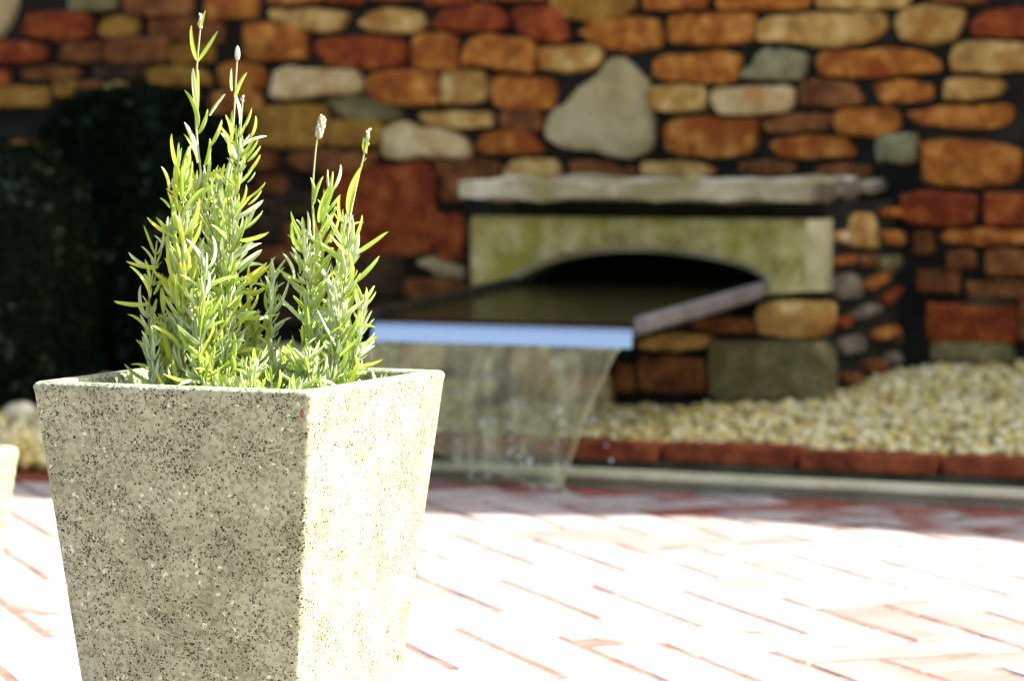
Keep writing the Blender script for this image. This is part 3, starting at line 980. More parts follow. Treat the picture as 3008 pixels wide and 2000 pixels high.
# the thicker ropes of water down both edges
for u_ in (0.0, 1.0):
    line = [Vector(fall_point(u_, j / nv, 0)) for j in range(nv + 1)]
    b0 = len(vs)
    for j, p in enumerate(line):
        r = .0032 + .0016 * noise.noise(Vector((p.z * 40, u_ * 9, 0)))
        for i in range(6):
            a = 2 * math.pi * i / 6
            vs.append((p.x + r * math.cos(a), p.y + r * math.sin(a), p.z))
    for j in range(nv):
        for i in range(6):
            a, b2 = b0 + j * 6 + i, b0 + j * 6 + (i + 1) % 6
            fs.append((a, b2, b2 + 6, a + 6)); ms_.append(1)
M['rope'] = M['fall'].copy()
M['rope'].name = 'water_edge'
for nn_ in M['rope'].node_tree.nodes:
    if nn_.type == 'VALTORGB':
        for e_, c_ in zip(nn_.color_ramp.elements, (.18, .28, .42, .65)): e_.color = (c_, c_, c_, 1)
fall = link('falling_water', mesh('falling_water', vs, fs, True, ms_), mats=[M['fall'], M['rope']])
tag(fall, 'clear narrowing curtain of water falling from the bright spout lip', 'water', 'structure')
# drops flung off the curtain
vs, fs = [], []
rgd = random.Random(5)
def blob(c, r, n1=6, n2=4, st=1.3):
    b0 = len(vs)
    for j in range(n2 + 1):
        th = math.pi * j / n2
        for i in range(n1):
            ph = 2 * math.pi * i / n1
            vs.append((c[0] + r * math.sin(th) * math.cos(ph), c[1] + r * math.sin(th) * math.sin(ph), c[2] + r * st * math.cos(th)))
    for j in range(n2):
        for i in range(n1):
            a, b2 = b0 + j * n1 + i, b0 + j * n1 + (i + 1) % n1
            fs.append((a, b2, b2 + n1, a + n1))
for k in range(90):
    t = rgd.uniform(.45, 1.0)
    u = rgd.uniform(-.08, 1.15)
    p = fall_point(u, t, 0)
    blob((p[0] + rgd.gauss(0, .015), p[1] + rgd.gauss(-.01, .02), max(.006, p[2] + rgd.gauss(0, .02))), rgd.uniform(.0012, .0032) + .002 * t * rgd.random() ** 3)
dr = link('water_drops', mesh('water_drops', vs, fs), mats=[M['drop']])
tag(dr, 'loose drops splashing round the foot of the water curtain', 'water drops', 'stuff')

# ------------------------------------------------------------------ kerb of the gravel bed: brick course on a dark footing, rounded concrete edging in front
KX0, KX1 = -2.46, 2.0
kerb = thing('brick_kerb', 'low kerb of red bricks on a dark mossy footing round the gravel bed', 'kerb', (-1.6, 4.66, 0))
def kl(p): return Vector(p) - kerb.location
me = bevel_box(KX0, KX1, 4.636, 4.75, -.05, .0375, .003, 1, .002, 5, 3, 'footing')
for v in me.vertices: v.co = v.co - kerb.location
link('footing', me, kerb, mats=[M['plinth']])
me = bevel_box(KX0 - .012, KX0 + .1, 4.35, 4.634, -.05, .0375, .003, 1, .002, 5, 4, 'footing')
for v in me.vertices: v.co = v.co - kerb.location
link('footing', me, kerb, mats=[M['plinth']])
me = bevel_box(-5.5, KX0 + .1, 4.25, 4.34, -.06, -.020, .003, 1, .002, 5, 4, 'footing')
for v in me.vertices: v.co = v.co - kerb.location
link('footing', me, kerb, mats=[M['plinth']])
bx0 = hit_y(1936, 1300, 4.63).x
pitch = (hit_y(2755, 1370, 4.63).x - hit_y(1936, 1300, 4.63).x) / 2
rgk = random.Random(2)
k0 = math.floor((KX0 - bx0) / pitch) + 1
for k in range(k0 - 1, 8):
    xa = max(bx0 + k * pitch + .006, KX0 - .01)
    xb = bx0 + (k + 1) * pitch - .006
    if xb - xa < .03: continue
    me = bevel_box(-(xb - xa) / 2, (xb - xa) / 2, -.052, .052, -.0155, .0155, .004, 2, .0025, 3, k + 20, 'brick')
    o = link('brick', me, kerb, kl(((xa + xb) / 2, 4.684 + rgk.uniform(-.002, .002), .0535 + rgk.uniform(-.0015, .0015))), [M['kerb_brick']])
    o.rotation_euler = (rgk.uniform(-.02, .02), rgk.uniform(-.006, .006), rgk.uniform(-.008, .008))
for k in range(12):
    xb = KX0 - .02 - k * pitch
    me = bevel_box(-pitch / 2 + .006, pitch / 2 - .006, -.052, .052, -.0155, .0155, .004, 2, .0025, 3, k + 60, 'brick')
    o = link('brick', me, kerb, kl((xb - pitch / 2, 4.292 + rgk.uniform(-.002, .002), -.0095 + rgk.uniform(-.001, .001))), [M['kerb_brick']])
# rounded edging strip
edge = thing('concrete_edging', 'pale green-grey rounded concrete strip along the foot of the brick kerb', 'edging', (-1.2, 4.58, 0))
nseg = 80
vs, fs = [], []
sec = [(-.012, -.04), (-.012, .010)]
for k in range(15):
    a = R(-60) + R(300) * k / 14
    sec.append((-.030 * math.cos(a), .0185 + .0115 * math.sin(a)))
sec += [(.012, .010), (.012, -.04)]
mm = len(sec)
for i in range(nseg + 1):
    x = KX0 + .02 + (KX1 - KX0) * i / nseg
    w = .0015 * noise.noise(Vector((x * 3, 1, 1)))
    for dy, dz in sec: vs.append((x + 1.2, dy + w, dz + w * .5))
for i in range(nseg):
    for k in range(mm - 1):
        a = i * mm + k
        fs.append((a, a + mm, a + mm + 1, a + 1))
fs.append(tuple(range(mm))); fs.append(tuple(nseg * mm + q for q in reversed(range(mm))))
o = link('strip', mesh('strip', vs, fs), edge, mats=[M['edging']])
o.data.set_sharp_from_angle(angle=R(60))

# ------------------------------------------------------------------ gravel bed
def bed_z(x, y):
    t = (y - 4.70) / (WY - 4.70)
    if x < KX0 + .05:
        t2 = (y - 4.30) / (WY - 4.30)
        return .018 + .13 * max(0, t2) ** .9
    t = max(0, min(1, t))
    s = .060 + .030 * t + .062 * max(0, min(1, (x + 2.05) / .4)) * t ** 1.2
    return s + .006 * noise.noise(Vector((x * 6, y * 6, 0)))
vs, fs = [], []
gx = [-5.4 + 7.4 * i / 60 for i in range(61)]
for i, x in enumerate(gx):
    y0 = 4.345 if x < KX0 + .05 else 4.735
    for j in range(11):
        y = y0 + (WY - .001 - y0) * j / 10
        vs.append((x, y, bed_z(x, y) - .012))
for i in range(60):
    for j in range(10):
        a = i * 11 + j
        fs.append((a, a + 11, a + 12, a + 1))
bed = link('gravel_bed', mesh('gravel_bed', vs, fs), mats=[M['earth']])
tag(bed, kind='structure')
# pebbles
bmi = bmesh.new()
bmesh.ops.create_icosphere(bmi, subdivisions=1, radius=1)
ico_v = [v.co.copy() for v in bmi.verts]
ico_f = [tuple(v.index for v in f.verts) for f in bmi.faces]
bmi.free()
bmi = bmesh.new()
bmesh.ops.create_icosphere(bmi, subdivisions=2, radius=1)
ico2_v = [v.co.copy() for v in bmi.verts]
ico2_f = [tuple(v.index for v in f.verts) for f in bmi.faces]
bmi.free()
shapes = []
for k in range(14):
    o3 = Vector((k * 7.1, 3.3, 1.7))
    shapes.append([v * (1 + .35 * noise.noise(v * 1.1 + o3)) for v in ico_v])
vs, fs, ms = [], [], []
rgg = random.Random(21)
def pebble(x, y, z, r):
    b0 = len(vs)
    sh = rgg.choice(shapes)
    q = Quaternion((rgg.gauss(0, 1), rgg.gauss(0, 1), rgg.gauss(0, 1), rgg.gauss(0, 1))).normalized().to_matrix()
    sx, sy, sz = r * rgg.uniform(.9, 1.5), r * rgg.uniform(.75, 1.1), r * rgg.uniform(.6, .9)
    for v in sh:
        p = q @ Vector((v.x * sx, v.y * sy, v.z * sz))
        vs.append((x + p.x, y + p.y, z + p.z))
    for f in ico_f: fs.append((b0 + f[0], b0 + f[1], b0 + f[2]))
    ms.extend([rgg.choice([0, 0, 0, 0, 1, 1, 1, 1, 2, 3, 3])] * len(ico_f))
for k in range(34000):
    x = rgg.uniform(-3.9, -.9)
    y0 = 4.30 if x < KX0 + .08 else 4.69
    y = rgg.uniform(y0, WY - .01)
    if XL - .0 < x < XR and y > FY + .02: continue
    if not in_view(Vector((x, y, .1)), 260): continue
    pebble(x, y, bed_z(x, y) + rgg.uniform(-.005, .009), (.0046 + .0080 * rgg.random() ** 1.5))
gr = link('gravel', mesh('gravel', vs, fs, True, ms), mats=PEB)
tag(gr, 'pale yellow rounded gravel filling the bed behind the brick kerb', 'gravel', 'stuff')

# bright glint by the water, drawn as a small white flake
pp = hit_z(1741, 1221, .088)
vs, fs = [], []
for i in range(7):
    t = i / 6
    w = .0042 * math.sin(math.pi * (.08 + .86 * t))
    for sgn in (-1, 0, 1): vs.append(((t - .5) * .016, sgn * w, .0025 * (1 - abs(sgn)) * -1 + .006 * (t - .3) ** 2 + .004))
for i in range(6):
    for k in range(2):
        a = i * 3 + k
        fs.append((a, a + 3, a + 4, a + 1))
M['glint'] = mottled('glint_white', (.80, .78, .76), (.86, .84, .83), (.9, .88, .88), 80, rough=.5, bmp=.1)
o = link('glint', mesh('glint', vs, fs), None, (pp.x, pp.y, bed_z(pp.x, pp.y) + .012), [M['glint']])
o.rotation_euler = (R(38), R(-12), R(35))
tag(o, 'tiny white flake standing for a bright glint on the gravel beside the falling water', 'glint')

# pale boulder lying at the foot of the bush
p = hit_y(62, 1212, 4.62)
v = [q * (1 + .18 * noise.noise(q * 1.6)) for q in ico2_v]
me = mesh('boulder', [Vector((q.x * .032, q.y * .03, q.z * .021)) for q in v], ico2_f)
o = link('boulder', me, None, (p.x, p.y, p.z), [M['slab']])
tag(o, 'pale rounded stone lying on the gravel at the foot of the dark bush', 'boulder')

# ------------------------------------------------------------------ clipped box bushes
def make_bush(label, cx, cy, w, d, zb_, h, nleaf, seed, top_r):
    """rounded block of small leaves round a twiggy core, on short stems"""
    root = thing('box_bush', label, 'bush', (cx, cy, zb_), 0, 'clipped dark bushes by the wall')
    rg = random.Random(seed)
    e = 5.0
    def surf(dv, k=1.0):
        q = (abs(dv.x / (w / 2)) ** e + abs(dv.y / (d / 2)) ** e + abs(dv.z / (h / 2)) ** top_r) ** (-1 / e) if False else \
            1 / max(1e-6, (abs(dv.x / (w / 2)) ** e + abs(dv.y / (d / 2)) ** e + abs(dv.z / (h / 2)) ** e) ** (1 / e))
        p = dv * q
        # round the top edges more than the sides
        zt = p.z / (h / 2)
        if zt > .4: p.x *= 1 - (zt - .4) ** 2 * top_r; p.y *= 1 - (zt - .4) ** 2 * top_r
        b = 1 + .05 * noise.noise(p * 14 + Vector((seed, 0, 0))) + .05 * noise.noise(p * 5 + Vector((0, seed, 0)))
        return p * (k * b)
    core = [surf(v.normalized(), .88) + Vector((0, 0, h / 2)) for v in ico3_v]
    link('twig_core', mesh('twig_core', core, ico3_f), root, mats=[M['bush_core']])
    vs, fs = [], []
    for k in range(nleaf):
        dv = Vector((rg.gauss(0, 1), rg.gauss(0, 1) , rg.gauss(0, 1))).normalized()
        dv = Vector((dv.x * w, dv.y * d, dv.z * h)).normalized()
        kk = rg.uniform(.86, 1.0) + (.05 * rg.random() ** 6)
        p = surf(dv, kk) + Vector((0, 0, h / 2))
        if p.z < .005: continue
        nrm = (dv + Vector((rg.gauss(0, .6), rg.gauss(0, .6), rg.gauss(.2, .6)))).normalized()
        t = nrm.orthogonal().normalized()
        t = Quaternion(nrm, rg.uniform(0, 6.28)) @ t
        b = nrm.cross(t)
        l, ww = rg.uniform(.006, .011), rg.uniform(.003, .005)
        b0 = len(vs)
        vs += [p - t * l, p + b * ww + nrm * .001, p + t * l, p - b * ww + nrm * .001]
        fs.append((b0, b0 + 1, b0 + 2, b0 + 3))
    # young shoots standing out of the clipped top
    for k in range(26):
        x, y = rg.uniform(-.42, .42) * w, rg.uniform(-.42, .42) * d
        z = h * .93
        for q in range(9):
            z += .0045
            for s in (-1, 1):
                a = q * 1.57 + (0 if s > 0 else math.pi) + k
                o2 = Vector((math.cos(a), math.sin(a), .8)).normalized()
                sd2 = o2.cross(Vector((0, 0, 1))).normalized()
                p = Vector((x, y, z))
                b0 = len(vs)
                vs += [p, p + o2 * .006 + sd2 * .003, p + o2 * .012, p + o2 * .006 - sd2 * .003]
                fs.append((b0, b0 + 1, b0 + 2, b0 + 3))
    mi = []
    for f in fs:
        p = vs[f[0]]
        mi.append(1 if noise.noise(Vector((p[0] * 22, p[1] * 22, p[2] * 22 + seed))) > .30 and rg.random() < .6 else 0)
    lv = link('foliage', mesh('foliage', vs, fs, False, mi), root, mats=[M['bush_leaf'], M['bush_young']])
    tag(lv, kind='stuff')
    # stems in the ground
    for k in range(5):
        vs, fs = [], []
        x, y = rg.uniform(-.2, .2) * w, rg.uniform(-.2, .2) * d
        b0 = len(vs)
        for zz, r in ((-.06, .008), (.10, .006)):
            for i in range(6): vs.append((x + r * math.cos(i), y + r * math.sin(i), zz))
        for i in range(6): fs.append((b0 + i, b0 + (i + 1) % 6, b0 + 6 + (i + 1) % 6, b0 + 6 + i))
        link('trunk', mesh('trunk', vs, fs), root, mats=[M['woody']])
    return root
bmi = bmesh.new()
bmesh.ops.create_icosphere(bmi, subdivisions=4, radius=1)
ico3_v = [v.co.copy() for v in bmi.verts]
ico3_f = [tuple(v.index for v in f.verts) for f in bmi.faces]
bmi.free()
pl, pr, pt = hit_y(40, 700, 5.05), hit_y(715, 700, 5.34), hit_y(330, 262, 5.2)
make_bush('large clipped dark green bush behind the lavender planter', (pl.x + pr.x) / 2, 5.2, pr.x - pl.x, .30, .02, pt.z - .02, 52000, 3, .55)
p1, p2 = hit_y(-430, 900, 4.66), hit_y(105, 900, 4.66)
p3 = hit_y(0, 480, 4.66)
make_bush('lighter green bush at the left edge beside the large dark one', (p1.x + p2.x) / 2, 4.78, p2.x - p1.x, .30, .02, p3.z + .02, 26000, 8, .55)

# ------------------------------------------------------------------ planters
PW, PH, PTH, PROT = .262, .36, .0165, R(1.6)
BOT = .70
def planter_mesh():
    """one hollow tapered body: outside, rounded rim, inside, floor"""
    bm = bmesh.new()
    hw, hb = PW / 2, PW / 2 * BOT
    ih = hw - PTH
    def ring(h, z, r, n=5):
        out = []
        for cxs, cys, a0 in ((1, 1, 0), (-1, 1, 90), (-1, -1, 180), (1, -1, 270)):
            for k in range(n + 1):
                a = R(a0 + 90 * k / n)
                out.append(bm.verts.new((cxs * (h - r) + r * math.cos(a), cys * (h - r) + r * math.sin(a), z)))
        return out
    def half(z): return hb + (hw - hb) * z / PH
    rings = [ring(hb - .01, 0, .004), ring(hb - .001, .003, .005), ring(half(.02), .02, .0055)]
    for k in range(1, 8): rings.append(ring(half(.02 + (PH - .03) * k / 8), .02 + (PH - .03) * k / 8, .0055))
    er = .0045
    rings.append(ring(half(PH - .010), PH - .010, .0055))
    for a in (0, 25, 50, 75, 90):
        rings.append(ring(hw - er + er * math.cos(R(a)), PH - er + er * math.sin(R(a)), .0055))
    for a in (90, 65, 40, 15, 0):
        rings.append(ring(ih + er - er * math.cos(R(a)), PH - er + er * math.sin(R(a)), .010))
    rings.append(ring(ih - .006, PH - .05, .012))
    rings.append(ring(half(.03) - PTH, .03, .012))
    for A, B in zip(rings, rings[1:]):
        m = len(A)
        for i in range(m): bm.faces.new((A[i], A[(i + 1) % m], B[(i + 1) % m], B[i]))
    bm.faces.new(rings[-1])
    bm.faces.new(list(reversed(rings[0])))
    bmesh.ops.recalc_face_normals(bm, faces=bm.faces[:])
    me = bpy.data.meshes.new('planter_body')
    bm.to_mesh(me); bm.free()
    me.polygons.foreach_set('use_smooth', [True] * len(me.polygons))
    me.set_sharp_from_angle(angle=R(50))
    return me
Npt = hit_z(912, 1149, PH)
cr, sr = math.cos(PROT), math.sin(PROT)
center = Vector((Npt.x, Npt.y, 0)) + Vector((-cr, -sr, 0)) * PW / 2 + Vector((-sr, cr, 0)) * PW / 2
center.z = 0
planter = thing('planter', 'tapered square speckled planter holding the lavender', 'planter', center, PROT, 'row of speckled square planters')
pm = planter_mesh()
body = link('body', pm, planter, mats=[M['terrazzo']])
# smear of red paint near the top of the front corner
bm = bmesh.new()
bmesh.ops.create_icosphere(bm, subdivisions=2, radius=1)
for v in bm.verts:
    v.co *= 1 + .25 * noise.noise(v.co * 1.7)
    v.co = Vector((v.co.x * .0018, v.co.y * .0006, v.co.z * .0042))
me = bpy.data.meshes.new('paint_smear'); bm.to_mesh(me); bm.free()
zz = PH - .018
o = link('paint_smear', me, planter, (PW / 2 * (BOT + (1 - BOT) * zz / PH) - .0068, -PW / 2 * (BOT + (1 - BOT) * zz / PH) + .0, zz), [M['paint_red']])
# second planter nearer the camera, only its right edge in the picture
R2 = hit_z(66, 1307, PH)
c2p = Vector((R2.x, R2.y, 0)) + Vector((-cr, -sr, 0)) * PW / 2 + Vector((sr, -cr, 0)) * PW / 2
planter2 = planter.copy()
COL.objects.link(planter2)
planter2.location = (c2p.x, c2p.y, 0)
planter2['label'] = 'nearer speckled planter cut off by the left edge of the picture'
b2 = body.copy(); COL.objects.link(b2); b2.parent = planter2
def soil_in(c, label, seed):
    vs, fs = [], []
    n = 26
    h = PW / 2 - PTH - .0045
    for j in range(n + 1):
        for i in range(n + 1):
            x, y = -h + 2 * h * i / n, -h + 2 * h * j / n
            vs.append((x, y, PH - .030 + .006 * noise.noise(Vector((x * 40, y * 40, seed))) + .004 * noise.noise(Vector((x * 120, y * 120, seed)))))
    for j in range(n):
        for i in range(n):
            a = j * (n + 1) + i
            fs.append((a, a + 1, a + n + 2, a + n + 1))
    o = link('potting_soil', mesh('potting_soil', vs, fs), None, c, [M['soil']])
    o.rotation_euler = (0, 0, PROT)
    tag(o, label, 'soil', 'stuff')
soil_in(center, 'dark potting soil under the lavender in the speckled planter', 1)
soil_in((c2p.x, c2p.y, 0), 'dark potting soil in the cut-off planter at the left', 4)

# ------------------------------------------------------------------ lavender
lav = thing('lavender_plant', 'sunlit silver and yellow-green lavender growing in the speckled planter', 'plant', (center.x, center.y, PH - .03))
LD = (Vector((center.x, center.y, PH)) - CAM).dot(FWD)
def c1(x, y): return (250 + x / 1.307, y / 1.307)
def P1(x, y, dd=0): return hit_d(*c1(x, y), LD + dd)

# leaf blades: unit length, base at the origin, along +Z, turning towards +Y
def leaf_mesh(bend, shape, mat, nseg=8):
    vs, fs = [], []
    y = z = 0.0
    a = 0.0
    prev = None
    for k in range(nseg + 1):
        t = k / nseg
        if shape == 0: w = .5 * (.45 + .55 * math.sin(math.pi * min(1, t * 1.02) ** .75)) * (1 if t < .93 else .62)
        else: w = .5 * (math.sin(math.pi * (.10 + .86 * t)) ** .8)
        if k == nseg: w *= .45
        ct, st = math.cos(a), math.sin(a)
        fold = .26 * w
        for s in (-1, -.5, 0, .5, 1):
            f = fold * (1 - abs(s) ** 2) * -1 + (0.10 * w if s == 0 else 0)
            vs.append((s * w, y + ct * f, z - st * f))
        if prev is not None:
            for q in range(4):
                b0 = (k - 1) * 5 + q
                fs.append((b0, b0 + 1, b0 + 6, b0 + 5))
        prev = w
        a = bend * (t + .5 / nseg) ** .8
        y += math.sin(a) / nseg
        z += math.cos(a) / nseg
    me = mesh('leaf', vs, fs)
    me.materials.append(M[mat])
    return me, Vector((0, y, z))
BENDS = [0.0, .35, .7, 1.05, -.35, -.7]
LM = {}
for mt in ('leaf_green', 'leaf_silver', 'leaf_yellow'):
    for bi, b in enumerate(BENDS):
        for sh in (0, 1): LM[(mt, bi, sh)] = leaf_mesh(b, sh, mt)
LEAVES = []      # (length, mesh key, world matrix)
rgl = random.Random(77)

def leaf_at(base, d0, towards, length, width, mt, bi, sh):
    z = d0.normalized()
    y = towards - z * towards.dot(z)
    if y.length < 1e-4: y = z.orthogonal()
    y.normalize()
    x = y.cross(z)
    m = Matrix((x * width, y * length, z * length)).transposed().to_4x4()
    # keep the fold in proportion to the width
    m.translation = base
    LEAVES.append((length, (mt, bi, sh), m))

def leaf_chord(base, tip, width, mt, bi, sh, roll, side):
    """leaf whose two ends are given; it bows to the given side (+1 left of the way it points)"""
    ch = tip - base
    e = LM[(mt, bi, sh)][1]
    L = ch.length / e.length
    c = ch.normalized()
    view = ((base + tip) / 2 - CAM).normalized()
    perp = view.cross(c).normalized() * side
    y0 = (perp * math.cos(roll) + view * math.sin(roll)).normalized()
    al = math.atan2(e.y, e.z)
    z = c * math.cos(al) - y0 * math.sin(al)
    leaf_at(base, z, y0, L, width, mt, bi, sh)

PX = LD / FPX      # metres per photograph pixel at the plant
C1 = PX / 1.307    # metres per crop unit

def tube(pts, r0, r1, n=6):
    vs, fs = [], []
    m = len(pts)
    for k, p in enumerate(pts):
        t = (pts[min(k + 1, m - 1)] - pts[max(k - 1, 0)]).normalized()
        u = t.orthogonal().normalized()
        w = t.cross(u)
        r = r0 + (r1 - r0) * k / (m - 1)
        for i in range(n):
            a = 2 * math.pi * i / n
            vs.append(p + (u * math.cos(a) + w * math.sin(a)) * r)
        if k:
            b0 = (k - 1) * n
            for i in range(n): fs.append((b0 + i, b0 + (i + 1) % n, b0 + n + (i + 1) % n, b0 + n + i))
    vs.append(pts[-1]); c = len(vs) - 1
    for i in range(n): fs.append(((m - 1) * n + i, (m - 1) * n + (i + 1) % n, c))
    return vs, fs

def curve_pts(pts, step=.004):
    out = []
    k = len(pts)
    for i in range(k - 1):
        p0, p1, p2, p3 = pts[max(i - 1, 0)], pts[i], pts[i + 1], pts[min(i + 2, k - 1)]
        n = max(2, int((p2 - p1).length / step))
        for q in range(n):
            t = q / n
            out.append(.5 * ((2 * p1) + (p2 - p0) * t + (2 * p0 - 5 * p1 + 4 * p2 - p3) * t * t + (3 * p1 - p0 - 3 * p2 + p3) * t ** 3))
    out.append(pts[-1])
    return out

def stem(pts, r0, r1, leafy=(0, 1), spacing=.0078, L0=.030, L1=.022, spread=(32, 18), mats=('leaf_green',), tuft=.7, tuftL=.5, wood=.0, wid=.0025, jitter=.35):
    """pts bottom to top; pairs of leaves, each pair a quarter turn on, with a tuft of small silver leaves in its axils"""
    C = curve_pts(pts)
    vs, fs = tube(C, r0, r1)
    me = mesh('stem', [v - lav.location for v in vs], fs)
    me.materials.append(M['stem']); me.materials.append(M['woody'])
    zlim = C[0].z + (C[-1].z - C[0].z) * wood
    if wood:
        for p in me.polygons:
            if p.center.z + lav.location.z < zlim: p.material_index = 1
    link('stem', me, lav)
    Ls = [0]
    for a, b in zip(C, C[1:]): Ls.append(Ls[-1] + (b - a).length)
    s = Ls[-1] * leafy[0]
    az = rgl.uniform(0, 6.28)
    while s < Ls[-1] * leafy[1]:
        k = min(range(len(Ls)), key=lambda q: abs(Ls[q] - s))
        k = min(k, len(C) - 2)
        t = (C[k + 1] - C[max(k - 1, 0)]).normalized()
        u = t.orthogonal().normalized()
        w = t.cross(u)
        f = s / Ls[-1]
        for side in (0, 1):
            a = az + math.pi * side + rgl.gauss(0, jitter)
            o = u * math.cos(a) + w * math.sin(a)
            L = (L0 + (L1 - L0) * f) * rgl.uniform(.75, 1.35)
            el = R(min(82, (spread[0] + (spread[1] - spread[0]) * f) * rgl.uniform(1.0, 1.95)))
            d0 = t * math.cos(el) + o * math.sin(el)
            mt = rgl.choice(mats)
            if rgl.random() < .90:
                leaf_at(C[k] + o * r0 * .6, d0, t * rgl.choice([1, 1, 1, 1, -.6]) + Vector((rgl.gauss(0, .3), rgl.gauss(0, .3), 0)), L, wid * rgl.uniform(.7, 1.35), mt, rgl.choice([0, 1, 1, 2, 2, 3, 3]), rgl.choice([0, 0, 0, 1]))
            if rgl.random() < tuft:
                for q in range(rgl.randint(3, 6)):
                    a2 = a + rgl.gauss(0, .7)
                    o2 = u * math.cos(a2) + w * math.sin(a2)
                    e2 = R(rgl.uniform(12, 62))
                    leaf_at(C[k] + o2 * r0, t * math.cos(e2) + o2 * math.sin(e2), t, L * tuftL * rgl.uniform(.55, 1.2), wid * rgl.uniform(.42, .62), 'leaf_silver' if rgl.random() < .75 else mt, rgl.choice([0, 1, 1, 2]), 0)
        az += math.pi / 2
        s += spacing * rgl.uniform(.75, 1.3)
    return C

G, S, Y = 'leaf_green', 'leaf_silver', 'leaf_yellow'
soil_z = PH - .034
def down(x, y, dd):
    p = P1(x, y, dd)
    return Vector((p.x, p.y, soil_z))
STEMS = []
def S_(coords_, dd, **kw):
    """coords top to bottom in the crop; the foot goes straight down into the soil"""
    d0, d1 = dd if isinstance(dd, tuple) else (dd, dd)
    n = len(coords_)
    pts = [P1(x, y, d1 + (d0 - d1) * k / max(1, n - 1)) for k, (x, y) in enumerate(coords_)]
    x, y = coords_[-1]
    pts.append(down(x, y, d0))
    pts.reverse()
    STEMS.append(stem(pts, kw.pop('r0', .0013), kw.pop('r1', .0007), **kw))
    return STEMS[-1]
# tall flowering stems
S_([(443, 105), (430, 245), (424, 400), (430, 540), (442, 640), (462, 790), (500, 930), (514, 1100), (514, 1400)], -.005, leafy=(.0, .60), mats=(G, G, S), L0=.034, L1=.024, wood=.45, r0=.0016, tuft=.75)
S_([(585, 205), (577, 340), (570, 470), (556, 620), (535, 760), (520, 900), (528, 1100), (532, 1400)], .012, leafy=(.0, .66), mats=(G, S, S), L0=.034, L1=.022, wood=.3)
S_([(606, 372), (598, 470), (590, 590), (576, 750), (566, 860), (556, 1010), (540, 1200), (528, 1400)], -.012, leafy=(.0, .88), mats=(G, S, G), L0=.036, L1=.019, tuft=.95, tuftL=.55, wood=.3, spread=(40, 26))
S_([(505, 650), (505, 800), (512, 920), (520, 1100), (520, 1400)], .024, leafy=(.05, .98), mats=(S, G), L0=.03, L1=.018, tuft=.95)
S_([(376, 640), (376, 800), (374, 960), (372, 1100), (375, 1250), (382, 1420)], -.022, leafy=(.05, .97), mats=(Y, Y, G), L0=.034, L1=.028, tuft=.6, wid=.0034, wood=.25, spread=(34, 18))
S_([(424, 700), (410, 860), (392, 1000), (384, 1150), (390, 1420)], -.008, leafy=(.05, .98), mats=(Y, Y, S), L0=.032, L1=.026, tuft=.7, wid=.0036)
S_([(330, 860), (345, 980), (362, 1120), (372, 1300), (375, 1430)], .014, leafy=(.05, .98), mats=(G, S, Y), L0=.028, L1=.018, tuft=.8)
S_([(276, 925), (262, 1040), (246, 1150), (246, 1260), (266, 1440)], -.008, leafy=(.1, .98), mats=(G, S), L0=.026, L1=.02, spacing=.012, tuft=.55, wood=.75, r0=.0012)
S_([(253, 1300), (256, 1380), (266, 1450)], -.026, leafy=(.25, .98), mats=(S, S, G), L0=.02, L1=.016, tuft=.95, tuftL=.7)
S_([(903, 520), (890, 540), (878, 660), (873, 780), (878, 900), (880, 1050), (876, 1180), (872, 1420)], .006, leafy=(.0, .58), mats=(G, S, G), L0=.030, L1=.022, tuft=.7, wood=.2, spread=(38, 22))
S_([(948, 705), (925, 800), (903, 900), (890, 1000), (884, 1160), (880, 1420)], .018, leafy=(.05, .97), mats=(G, G, S), L0=.028, L1=.022, tuft=.5, spread=(30, 16))
S_([(1082, 540), (1072, 590), (1045, 700), (1018, 830), (1006, 950), (1000, 1060), (980, 1210), (965, 1370), (945, 1470)], -.016, leafy=(.0, .62), mats=(G, G, S), L0=.034, L1=.026, tuft=.45, wood=.2, r0=.0015, wid=.0036)
S_([(1068, 1130), (1056, 1250), (1040, 1330), (1015, 1450)], -.006, leafy=(.05, .98), mats=(G, S, S), L0=.024, L1=.018, tuft=.85, tuftL=.7)
S_([(1000, 830), (985, 960), (962, 1100), (950, 1250), (945, 1440)], .014, leafy=(.05, .98), mats=(G, S), L0=.028, L1=.02, tuft=.6)
S_([(718, 1045), (714, 1150), (712, 1260), (724, 1370), (728, 1450)], .0, leafy=(.05, .98), mats=(S, G, S), L0=.024, L1=.018, tuft=.9, tuftL=.65, wood=.3, spread=(40, 24))
S_([(840, 900), (845, 1010), (855, 1130), (866, 1280), (868, 1430)], -.01, leafy=(.05, .98), mats=(G, S, G), L0=.03, L1=.024, tuft=.6, spread=(46, 28))
S_([(640, 1080), (622, 1180), (610, 1300), (604, 1440)], .02, leafy=(.02, .98), mats=(Y, G, G), L0=.03, L1=.022, tuft=.5, spread=(50, 30))
S_([(470, 1000), (452, 1120), (440, 1260), (436, 1430)], -.03, leafy=(.02, .98), mats=(Y, G, S), L0=.03, L1=.024, tuft=.6, spread=(46, 24))
# half-height shoots that thicken the middle of the clump
for k in range(13):
    sx = rgl.choice([rgl.uniform(300, 720), rgl.uniform(330, 640), rgl.uniform(820, 1000)])
    lim = .045 if 380 < sx < 920 else .018
    d0 = rgl.uniform(-lim, lim)
    ty = rgl.uniform(1060, 1270) if sx < 640 else rgl.uniform(1130, 1310)
    lean = rgl.uniform(-26, 26)
    S_([(sx + lean, ty), (sx + lean * .5, (ty + 1400) / 2), (sx, 1420)], d0, leafy=(.02, .98), mats=rgl.choice([(G, S), (Y, G), (Y, Y, G), (S, G, G), (G, G, Y)]), L0=.032, L1=.022, tuft=.6, tuftL=.6, spread=(48, 28), wood=rgl.choice([0, .3]))
